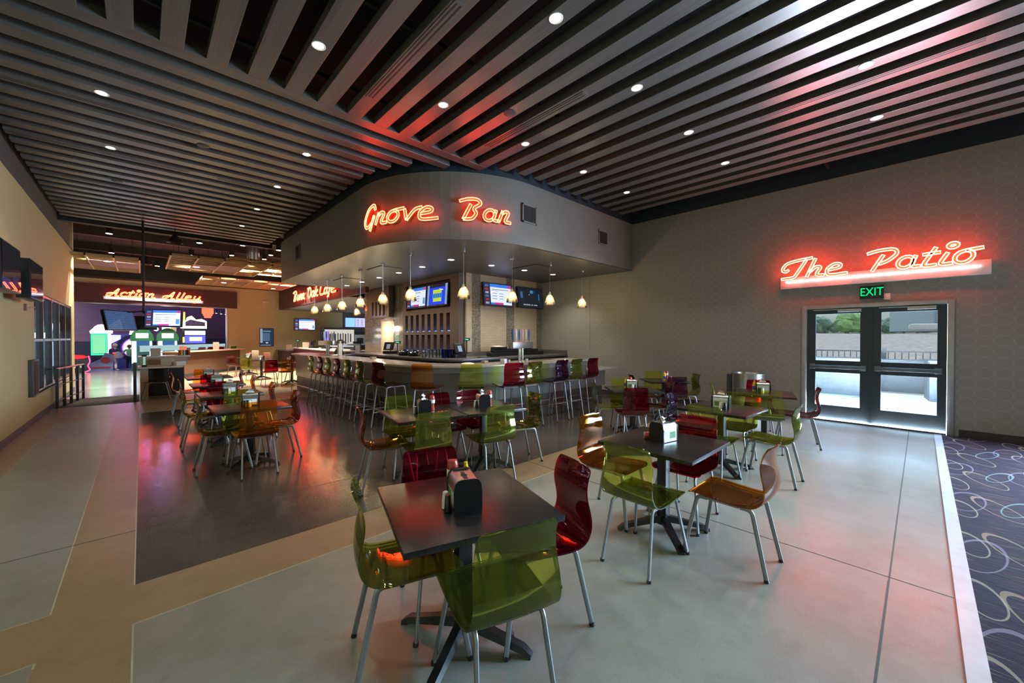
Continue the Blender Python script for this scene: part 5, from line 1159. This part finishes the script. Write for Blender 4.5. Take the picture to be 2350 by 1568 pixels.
obox_(13.6, 3.1, .6, .8, .98, 'grey outdoor unit at the left edge of the left door pane'); obox_(16.2, .6, 1.6, .5, .9, 'far grey outdoor unit before the fence'); obox_(15.9, -2.6, 2.4, .6, .9, 'far right grey outdoor unit before the fence'); obox_(16.2, 3.6, 2.4, .5, .9, 'far left grey outdoor unit before the fence')
# ------------------------------------------------------------ LEFT WALL: window, speaker, rail
t = thing('window_1', '', ''); t['kind'] = 'structure'
for k in ('label', 'category'):
    if k in t: del t[k]
m = MB(); y0, y1, z0, z1 = 11.45, 16.85, .50, 2.46
m.box(XL - .10, y0, z0, XL - .02, y1, z0 + .05); m.box(XL - .10, y0, z1 - .05, XL - .02, y1, z1); m.box(XL - .1, y0, z0, XL - .02, y0 + .05, z1); m.box(XL - .1, y1 - .05, z0, XL - .02, y1, z1)
m.box(XL - .1, y0, 1.50, XL - .015, y1, 1.55)
for i in range(1, 5): y = y0 + (y1 - y0) * i / 5; m.box(XL - .1, y - .03, z0, XL - .015, y + .03, z1)
m.obj('window_frame', mat('alu_frame', (.30, .30, .31), .3, 1), t, smooth=0)
m = MB(); m.box(XL - .07, y0, z0, XL - .065, y1, z1); m.obj('dark_pane', mat('black_window_glass', (.006, .006, .007), .05), t)
m = MB(); m.box(XL - .14, y0 - .02, z0 - .04, XL + .02, y1 + .02, z0); m.obj('window_sill', mat('tan_sill', (.45, .36, .24), .5), t)
m = MB(); m.box(XL - .3, y0 - .1, .3, XL - .15, y1 + .1, 2.6); struct(m.obj('trim_12', BLACK))
t = thing('wall_speaker', 'tall dark box mounted low on the mustard wall beside the black windows', 'speaker', (XL, 11.1, .85)); m = MB(); m.box(0, -.27, -.33, .06, .27, .33); m.obj('cabinet', mat('dark_bronze', (.05, .045, .04), .4), t, bevel=.006); m = MB(); m.box(.06, -.16, -.3, .064, .2, .3); m.obj('grille', DARKB, t)
def railing(pts, label, posts):
    t = thing('hand_railing', label, 'railing', (pts[0][0], pts[0][1], 0)); o = Vector((pts[0][0], pts[0][1], 0))
    P = [Vector((p[0], p[1], 0)) - o for p in pts]
    for z, r in ((.88, .022), (.52, .014), (.18, .014)): m = MB(); m.tube([p + Vector((0, 0, z)) for p in P], r, 10); m.obj('rail', STEEL if z > .8 else SILV, t)
    for i in range(posts): f = i / (posts - 1); p = P[0].lerp(P[-1], f); m = MB(); m.box(p.x - .025, p.y - .025, 0, p.x + .025, p.y + .025, .88); m.obj('post', mat('bronze_post', (.06, .05, .045), .4), t)
railing([(-1.36, 13.2), (-1.10, 15.0)], 'steel handrail with dark posts beside the mustard wall', 5)
t = thing('hand_railing', 'single dark post at the left end of the tan counter', 'post', (-.12, 13.3, 0)); m = MB(); m.box(-.03, -.03, 0, .03, .03, .95); m.cyl((0, 0, 0), .035, .95, .965); m.obj('post', MATS['bronze_post'], t)
# ------------------------------------------------------------ TAN COUNTERS
t = thing('service_counter', 'tan two-level service counter at the left before the arcade', 'counter', (0, 0, 0))
m = MB(); m.box(-.03, 13.4, 0, .12, 14.6, .80); m.box(-.03, 13.95, 0, .85, 14.6, .80); m.box(-.03, 14.3, .84, .95, 14.6, 1.04); m.obj('counter_front', TANC, t)
m = MB(); m.box(.12, 13.93, .03, .84, 13.949, .78); m.obj('knee_recess', DARKB, t)
m = MB(); m.box(-.07, 13.25, .80, .78, 14.3, .84); m.box(-.07, 14.25, 1.04, 1.0, 14.75, 1.075); m.obj('counter_top', LIGHTW, t, bevel=.005)
A0, A1 = Vector((.75, 19.9)), Vector((3.35, 23.3)); dv = (A1 - A0); dn = dv.normalized()
t = thing('arcade_counter', 'long counter with glass screen and stools before the arcade opening', 'counter')
m = MB(); m.obox(A0, dv, .22, .98, 0); m.obj('counter_front', BRNP, t); m = MB(); m.obox(A0 + Vector((dn.y, -dn.x)) * .1, dv, .36, .04, .99); m.obj('counter_top', mat('peach_top', (.60, .42, .30), .35), t)
m = MB(); off = Vector((-dn.y, dn.x)) * .3; m.obox(A0 + off - dn * .9, dv + dn * .6, .012, .22, 1.06); m.obj('glass_screen', emit('lit_frosted_glass', (.45, .66, .68), .9), t)
m = MB(); m.obox(A0, dv, .24, .12, 0); m.obj('kick', BASEB, t)
for x, y, z, w, h, mt, lb in ((.28, 14.35, 1.075, .20, .21, KRAFT, 'kraft paper menu box on the upper level of the tan counter'), (.50, 13.75, .84, .26, .19, KRAFT, 'larger kraft menu box on the lower level of the tan counter'), (1.2, 20.2, 1.03, .22, .2, mat('brown_frame', (.25, .08, .05), .5), 'small brown framed sign on the arcade counter'), (2.45, 22.0, 1.03, .22, .34, mat('peach_card', (.72, .5, .38), .7), 'peach menu card on the arcade counter')):
    m = MB(); m.box(-w / 2, -.05, 0, w / 2, .05, h); simple('menu_box', mt, m, (x, y, z), lb, 'menu', R(-8), bevel=.004)
m = MB(); m.box(.66, 13.5, .84, .86, 13.66, .94); simple('paper_tray', PAPER, m, (0, 0, 0), 'small white paper holder at the right end of the tan counter', 'paper holder', bevel=.004)
t = thing('sanitizer_stand', 'clear upright tube with black ends on the tan counter', 'dispenser', (.05, 13.42, .84)); m = MB(); m.cyl((0, 0, 0), .022, .05, .26, 12); m.obj('tube', emit('pale_green_glow', (.35, .75, .6), .7), t); m = MB(); m.box(-.05, -.05, 0, .05, .05, .05); m.box(-.045, -.045, .26, .045, .045, .31); m.obj('end_block', BLKP, t)
for i in range(5):
    m = MB(); m.cyl((0, 0, 0), .03, 0, .15, 10); simple('condiment_bottle', (KETCH, MUST, STEEL, BLKP, KETCH)[i], m, (.78 + .05 * i, 14.4 + .03 * (i % 2), 1.075), 'condiment bottle clustered at the end of the tan counter', 'sauce bottle', group='bottles on the tan counter')
for (x, y, lb, h, mt) in ((3.1, 17.25, 'tall pale menu holder on the far group middle table', .36, KRAFT), (3.95, 17.6, 'dark framed card behind the far group tables', .26, MATS['brown_frame']), (3.45, 19.85, 'dark framed sign on the far group back table', .2, MATS['brown_frame'])):
    m = MB(); m.box(-.11, -.04, 0, .11, .04, h); simple('menu_holder', mt, m, (x if y != 17.6 else 3.55, y, ZT), lb, 'menu', R(-10), bevel=.004)
# ------------------------------------------------------------ ARCADE
light('arcade_light', 'POINT', (.6, 28.5, 3.6), 300, (.55, .35, 1.0), shadow_soft_size=.3)
light('arcade_light_blue', 'POINT', (-.6, 26.2, 3.4), 130, (.45, .5, 1.0), shadow_soft_size=.3)
NAVYP = mat('navy_cabinet', (.02, .03, .09), .3); LBLUE = mat('pale_blue_cabinet', (.18, .26, .55), .35, var=.2)
def dome(x, y, lb):
    t = thing('arcade_machine', lb, 'arcade machine', (x, y, 0)); m = MB(); m.box(-.38, -.3, 0, .38, .5, 1.45); m.obj('cabinet', mat('arcade_body_green', (.02, .10, .10), .3), t, bevel=.02)
    m = MB(); P = [(.42 * math.cos(R(a)), .62 * math.sin(R(a)) + 1.42) for a in range(0, 181, 12)]; n = len(P)
    m.add([(p[0], -.34, p[1]) for p in P] + [(p[0], .5, p[1]) for p in P], [tuple(range(n)), tuple(range(n, 2 * n))] + [(i, i + 1, n + i + 1, n + i) for i in range(n - 1)]); m.obj('arched_hood', mat('hood_green', (.03, .16, .07), .25), t)
    m = MB(); m.quad((-.22, -.345, 1.55), (.22, -.345, 1.55), (.22, -.345, 1.78), (-.22, -.345, 1.78)); m.obj('score_panel', emc((.95, .98, 1), 3), t)
    m = MB(); m.quad((-.34, -.305, 1.1), (.34, -.305, 1.1), (.34, -.305, 1.42), (-.34, -.305, 1.42)); m.obj('screen', emc((.05, .15, .35), 1), t)
    m = MB(); m.box(-.36, -.33, .35, -.2, -.305, 1.4); m.box(.26, -.33, .35, .34, -.305, 1.4); m.obj('side_light', emc((.6, .75, 1), 3), t)
    m = MB(); m.lathe([(.0005, .1), (.07, .07), (.1, 0), (.07, -.07), (.0005, -.1)], n=12); m.obj('corner_lamp', emc((.7, .6, 1), 2.5), t, loc=(-.42, -.2, 1.98))
dome(.03, 25.9, 'arched green arcade machine, left one of the pair'); dome(.95, 26.0, 'arched green arcade machine, right one of the pair')
t = thing('arcade_machine', 'white-domed ticket machine outlined in green light, left of the kids', 'arcade machine', (-1.42, 27.6, 0))
m = MB(); m.box(-.33, 0, 0, .33, .7, 1.75); m.obj('cabinet', NAVYP, t)
m = MB(); m.lathe([(.38, 0), (.40, .1), (.30, .22), (.22, .34), (.12, .42), (.0005, .44)], n=18); m.obj('dome_light', emc((1, .98, .85), 4), t, loc=(0, .2, 1.78))
m = MB(); 
for a, b, c, d in ((-.34, -.30, .75, 1.75), (.16, .20, .75, 1.75), (-.34, .2, 1.71, 1.76), (-.34, .2, .72, .78)): m.box(a, -.03, c, b, 0, d)
m.obj('green_outline', emc((.02, 1, .25), 3), t)
m = MB(); m.quad((-.29, -.01, .8), (.15, -.01, .8), (.15, -.01, 1.7), (-.29, -.01, 1.7)); m.obj('screen', emc((.25, .75, .4), 1.2), t)
m = MB(); m.box(.22, -.03, .7, .34, 0, 1.75); m.obj('side_light', emc((.8, .75, 1), 3.5), t)
t = thing('arcade_machine', 'large round prize wheel machine behind the kids', 'arcade machine', (-.45, 27.9, 0))
m = MB(); m.box(-.75, 0, 0, .75, .6, 1.75); m.obj('cabinet', mat('violet_cabinet', (.12, .12, .45), .3), t)
m = MB(); m.lathe([(.0005, -.04), (.42, -.04), (.46, 0)], axis='y', n=30); m.obj('wheel', emc((1, .85, .62), 2.2), t, loc=(.25, -.01, 1.05))
m = MB(); m.lathe([(.44, -.05), (.50, -.05), (.50, 0), (.44, 0)], axis='y', n=30); m.obj('wheel_rim', emc((.8, .35, .9), 1.5), t, loc=(.25, -.01, 1.05))
m = MB(); m.lathe([(.52, -.02), (.68, -.02), (.68, 0), (.52, 0)], axis='y', n=30); m.obj('wheel_surround', NAVYP, t, loc=(.2, 0, 1.05))
m = MB(); m.quad((-.74, -.01, 1.2), (-.3, -.01, 1.5), (-.3, -.01, 1.7), (-.74, -.01, 1.7)); m.obj('back_light', emc((.45, .45, 1), 2), t)
m = MB(); m.prism([(0, 0), (.5, 0), (.62, .22), (.45, .5), (.2, .55), (.05, .3)], 0, .1); o = m.obj('topper', emc((1, 1, 1), 3), t, loc=(.0, .1, 1.72)); o.rotation_euler = (R(90), 0, 0)
t = thing('arcade_machine', 'pale blue and maroon ride-on arcade base on the floor left of the kids', 'arcade machine', (-1.35, 26.6, 0))
m = MB(); P = [(-.55, 0), (.35, 0), (.4, .75), (.1, .85), (-.05, .55), (-.55, .28)]; n = len(P); m.add([(p[0], 0, p[1]) for p in P] + [(p[0], .5, p[1]) for p in P], [tuple(range(n)), tuple(range(n, 2 * n))] + [(i, (i + 1) % n, n + (i + 1) % n, n + i) for i in range(n)]); m.obj('body', LBLUE, t)
m = MB(); m.lathe([(.0005, -.01), (.15, -.01), (.16, 0)], axis='y', n=18); m.obj('round_badge', mat('maroon_badge', (.3, .05, .08), .4), t, loc=(.12, 0, .5)); m = MB(); m.box(-.45, -.012, .12, .3, 0, .2); m.obj('stripe', MATS['maroon_badge'], t); m = MB(); m.box(.35, -.1, .8, .45, .4, .86); m.obj('red_edge', emc((1, .1, .15), 1.2), t)
t = thing('arcade_machine', 'low red glowing air-hockey-like machine at the left edge of the opening', 'arcade machine', (-2.15, 26.2, 0))
m = MB(); m.box(-.5, -.3, 0, .35, .5, .55); m.obj('body', mat('dark_teal_body', (.03, .06, .08), .4), t); m = MB(); m.lathe([(.0005, .12), (.3, .09), (.45, 0), (.3, -.06), (.0005, -.08)], n=20); m.obj('red_hood', emc((.85, .04, .05), 1.2), t, loc=(-.05, 0, .68))
m = MB(); m.tube(cat([(.42, -.32, .75), (.46, -.32, .5), (.40, -.32, .3), (.46, -.32, .12), (.3, -.32, .02)], 5), .022, 8); m.obj('neon_edge', emc((1, .08, .18), 3), t)
for i in range(4): m = MB(); m.box(-.35 + i * .17, -.31, .22, -.25 + i * .17, -.3, .36); m.obj('white_mark', emc((.6, .75, .8), .8), t)
t = thing('arcade_machine', 'tall arcade machine with irregular lit marquee at the right of the opening', 'arcade machine', (2.2, 28.2, 0))
m = MB(); m.box(-.5, 0, 0, .5, .7, 2.05); m.obj('cabinet', NAVYP, t)
m = MB(); m.prism([(-.62, .0), (.52, 0), (.52, .42), (.3, .55), (.05, .5), (-.15, .72), (-.35, .62), (-.4, .45), (-.62, .4)], 0, .12); o = m.obj('marquee', emc((1, .93, .55), 2.2), t, loc=(0, .1, 2.08)); o.rotation_euler = (R(90), 0, 0)
m = MB(); m.prism([(-.42, .14), (.44, .14), (.44, .36), (.1, .42), (-.2, .5), (-.42, .36)], 0, .01); o = m.obj('marquee_art', mat('marquee_art', (.25, .22, .35), .5, var=.6, nsc=5), t, loc=(0, -.03, 2.08)); o.rotation_euler = (R(90), 0, 0)
m = MB(); m.quad((-.45, -.01, 1.72), (.45, -.01, 1.72), (.45, -.01, 1.95), (-.45, -.01, 1.95)); m.obj('title_panel', emc((.8, .88, 1), 2.5), t); m = MB(); m.quad((-.45, -.01, 1.25), (.45, -.01, 1.25), (.45, -.01, 1.68), (-.45, -.01, 1.68)); m.obj('screen', emc((.12, .12, .9), 1.6), t); m = MB(); m.quad((-.25, -.014, 1.38), (.3, -.014, 1.38), (.3, -.014, 1.6), (-.25, -.014, 1.6)); m.obj('screen_text', emc((.95, .9, .5), 1.6), t)
t = thing('arcade_machine', 'narrow dark arcade cabinet left of the lit marquee machine', 'arcade machine', (1.45, 27.6, 0)); m = MB(); m.box(-.22, 0, 0, .22, .5, 1.9); m.obj('cabinet', mat('grey_cabinet', (.08, .09, .11), .4), t); m = MB(); m.box(.18, -.03, 1.3, .25, 0, 1.6); m.obj('yellow_lamp', emc((.95, .95, .1), 2), t)
t = thing('arcade_column', 'yellow lit pillar between the arcade machines', 'pillar', (1.35, 29.5, 0)); m = MB(); m.box(-.12, 0, 0, .12, .3, 3.1); m.obj('pillar', mat('yellow_column', (.6, .55, .15), .5), t); m = MB(); m.box(-.5, -.1, 1.9, -.13, 0, 2.9); m.obj('lit_panel', emc((.95, .98, 1), 3), t); m = MB(); m.box(.2, -.1, 2.5, .5, 0, 3.05); m.obj('yellow_sign', emc((.9, .9, .2), 1.4), t)
t = thing('drum_lamp', 'orange tiered drum lamp hanging in the arcade', 'lamp', (2.65, 27.0, 2.75)); m = MB(); m.cyl((0, 0, 0), .26, .12, .42, 24); m.cyl((0, 0, 0), .21, .02, .12, 24); m.cyl((0, 0, 0), .16, -.1, .02, 24); m.obj('lamp_shade', emit('orange_shade', (1, .22, .10), 1.3), t); m = MB(); m.cyl((0, 0, 0), .01, .42, 1.8, 6); m.obj('cord', BLACK, t)
for i in range(4):
    t = thing('arcade_spotlight', 'small spotlight in the row beside the orange drum lamp', 'spotlight', (3.2 + i * .3, 28.5 + i * .6, 3.0), 0, 'small spotlights in the arcade'); m = MB(); m.cyl((0, 0, 0), .05, 0, .14, 10); m.obj('housing', BLKP, t); m = MB(); m.cyl((0, 0, 0), .04, -.006, 0, 10); m.obj('lens', LENS, t); m = MB(); m.cyl((0, 0, 0), .012, .14, 1.56, 6); m.obj('stem', BLACK, t)
for x, lb in ((3.6, 'dark navy arcade bench back at the right of the opening'),): m = MB(); m.box(-1.0, 0, 0, .9, .4, 1.5); tag(m.obj('arcade_bench', NAVYP, loc=(x, 29.5, 0)), lb, 'bench')
# ------------------------------------------------------------ PEOPLE
def skin_mesh(edges_pts, name, mt, parent=None, sub=2):
    """edges_pts: list of chains [(point, radius), ...]; chains share points by coordinates"""
    me = bpy.data.meshes.new(name); vs, rad, es, idx = [], [], [], {}
    for ch in edges_pts:
        last = None
        for p, r in ch:
            k = tuple(round(c, 4) for c in p)
            if k not in idx: idx[k] = len(vs); vs.append(p); rad.append(r)
            if last is not None and last != idx[k]: es.append((last, idx[k]))
            last = idx[k]
    me.from_pydata(vs, es, []); o = bpy.data.objects.new(name, me); COL.objects.link(o)
    sm = o.modifiers.new('skin', 'SKIN'); ss = o.modifiers.new('sub', 'SUBSURF'); ss.levels = ss.render_levels = sub
    lay = me.skin_vertices[0] if me.skin_vertices else None
    if lay is None:
        bm = bmesh.new(); bm.from_mesh(me); bm.verts.layers.skin.verify(); bm.to_mesh(me); bm.free(); lay = me.skin_vertices[0]
    for i, r in enumerate(rad):
        rr = r if isinstance(r, tuple) else (r, r); lay.data[i].radius = rr; lay.data[i].use_root = (i == 0)
    bpy.context.view_layer.update()
    nm = bpy.data.meshes.new_from_object(o.evaluated_get(bpy.context.evaluated_depsgraph_get())); bpy.data.objects.remove(o)
    nm.name = name; nm.materials.clear(); nm.materials.append(mt); nm.polygons.foreach_set('use_smooth', [True] * len(nm.polygons))
    r_ = bpy.data.objects.new(name, nm); COL.objects.link(r_)
    if parent: r_.parent = parent
    return r_
SKIN = mat('skin', (.55, .33, .23), .5, var=.05)
def person(loc, rz, H, label, shirt, pants, hair, lean=0.0, arms=((.22, .10, .55), (.22, .10, .55)), shoes=(.6, .6, .6), seated=False, cap=None, spread=.09):
    t = thing('person', label, 'person', loc, rz); k = H
    def P(x, y, z): return Vector((x * k, y * k + lean * max(0, z - .5) * k, z * k))
    pel = P(0, 0, .51); ch = P(0, .0, .72); nk = P(0, .0, .82); hd = P(0, .01, .925)
    ch_b = [[(pel, .085 * k), (P(0, 0, .60), .075 * k), (ch, (.10 * k, .07 * k)), (P(0, 0, .79), .06 * k), (nk, .032 * k), (P(0, .0, .86), .034 * k), (P(0, .01, .895), .052 * k), (hd, .060 * k), (P(0, .008, .965), .045 * k)]]
    ch_b[0] += []
    ch_b.append([(P(0, .01, .895), .052 * k), (P(0, .055, .905), .012 * k)])
    legs, sleeves, hands, shoe = [], [], [], []
    for s in (1, -1):
        hip = P(s * .055, 0, .49); kn = P(s * (spread + .01), .02, .27); an = P(s * (spread + .03), -.02, .045); toe = P(s * (spread + .035), .08, .02)
        lg = [(pel, .085 * k), (hip, .06 * k), (kn, .04 * k), (P(s * (spread + .02), -.005, .17), .036 * k), (an, .022 * k), (toe, .018 * k)]; ch_b.append(lg); legs.append([(pel, .09 * k), (hip, .066 * k), (kn, .047 * k), (P(s * (spread + .02), -.005, .17), .043 * k), (P(s * (spread + .028), -.018, .06), .036 * k)])
        shoe.append([(an + Vector((0, 0, -.01 * k)), .028 * k), (toe, .024 * k), (toe + Vector((0, .02 * k, 0)), .018 * k)])
        ax, ay, az = arms[0 if s > 0 else 1]; sh = P(s * .115, 0, .79); el = P(s * (.115 + ax * .35), ay * .4 + .0, .63); wr = P(s * (.115 + ax * .1), ay + .06, az); d = (wr - el).normalized()
        ch_b.append([(P(0, 0, .79), .06 * k), (sh, .034 * k), (el, .025 * k), (wr, .016 * k), (wr + d * .03 * k, (.022 * k, .013 * k))])
        palm = wr + d * .03 * k; side = Vector((1, 0, 0)).cross(d).normalized() if abs(d.x) < .9 else Vector((0, 0, 1))
        for f, (o, L) in enumerate(((-.013, .036), (-.005, .042), (.004, .040), (.012, .032))):
            b = palm + side * o * k; ch_b.append([(palm, (.022 * k, .013 * k)), (b + d * .012 * k, .0055 * k), (b + d * (.012 + L * .5) * k, .005 * k), (b + d * (.012 + L) * k + Vector((0, 0, -.008 * k)), .0042 * k)])
        ch_b.append([(wr + d * .012 * k, .017 * k), (wr + d * .02 * k + side * -.022 * k, .006 * k), (wr + d * .045 * k + side * -.03 * k, .005 * k)])
        sleeves.append([(P(0, 0, .79), .066 * k), (sh, .042 * k), (sh.lerp(el, .75), .036 * k)])
    skin_mesh(ch_b, 'body', SKIN, t)
    skin_mesh([[(P(0, 0, .49), .094 * k), (P(0, 0, .60), .084 * k), (ch, (.112 * k, .082 * k)), (P(0, 0, .79), .066 * k), (P(0, 0, .81), .04 * k)]] + sleeves, 'shirt', mat('cloth_%d%d%d' % tuple(int(c * 99) for c in shirt), shirt, .8), t)
    skin_mesh(legs, 'trousers', mat('cloth_%d%d%d' % tuple(int(c * 99) for c in pants), pants, .8), t)
    for sh_ in shoe: skin_mesh([sh_], 'shoe', mat('cloth_%d%d%d' % tuple(int(c * 99) for c in shoes), shoes, .6), t, 1)
    m = MB(); n, q = 16, 8; vs = []
    for i in range(q + 1):
        a = math.pi * .62 * i / q
        for j in range(n):
            b = 2 * math.pi * j / n; r = .070 * k * (1 + .06 * math.sin(5 * b + i)); cut = 1 if math.sin(b) < .45 else .62
            aa = a * cut; vs.append((hd.x + r * math.sin(aa) * math.cos(b), hd.y + r * math.sin(aa) * math.sin(b) - .006 * k, hd.z + .01 * k + r * 1.1 * math.cos(aa)))
    m.add(vs, [(i * n + j, i * n + (j + 1) % n, (i + 1) * n + (j + 1) % n, (i + 1) * n + j) for i in range(q) for j in range(n)]); m.obj('hair', mat('hair_%d' % int(hair[0] * 99), hair, .7), t)
    m = MB()
    for s in (1, -1): m.cyl((hd.x + s * .02 * k, hd.y + .052 * k, 0), .006 * k, hd.z - .012 * k, hd.z - .004 * k, 8); m.cyl((hd.x + s * .058 * k, hd.y, 0), .008 * k, hd.z - .03 * k, hd.z - .005 * k, 8)
    m.box(hd.x - .015 * k, hd.y + .05 * k, hd.z - .042 * k, hd.x + .015 * k, hd.y + .055 * k, hd.z - .038 * k); m.obj('face_features', mat('face_dark', (.2, .08, .06), .6), t)
    if cap:
        m = MB(); m.lathe([(.074 * k, 0), (.076 * k, .03 * k), (.05 * k, .065 * k), (.0005, .075 * k)], (hd.x, hd.y, hd.z + .01 * k), 18); m.box(hd.x - .05 * k, hd.y + .05 * k, hd.z + .008 * k, hd.x + .05 * k, hd.y + .13 * k, hd.z + .016 * k); m.obj('cap', mat('cap_cloth', cap, .8), t)
    return t
person((-1.02, 26.75, 0), R(-35), 1.28, 'child in dark top and white trousers leaning at the prize wheel', (.03, .04, .10), (.72, .72, .74), (.62, .52, .38), lean=.30, arms=((.2, .22, .55), (.25, .25, .55)), spread=.10)
m = MB(); m.lathe([(.0005, .3), (.09, .28), (.16, .12), (.17, 0), (.0005, 0)], n=14); tag(m.obj('tied_jacket', mat('grey_cloth', (.45, .47, .52), .85), loc=(-.82, 26.62, .60)), 'grey jacket tied round the waist of the child in white trousers', 'jacket')
person((-.42, 26.6, 0), R(12), 1.22, 'child in mint green top and dark trousers facing the prize wheel', (.20, .62, .42), (.02, .03, .06), (.13, .07, .04), lean=.04, arms=((.2, .14, .6), (.28, .18, .55)), spread=.05)
person((4.50, 12.9, 0), R(-125), 1.50, 'bartender in black shirt and cap bending behind the bar, head down', (.012, .012, .014), (.02, .02, .025), (.03, .02, .02), lean=.22, arms=((.3, .2, .55), (.3, .2, .55)), cap=(.02, .012, .018))
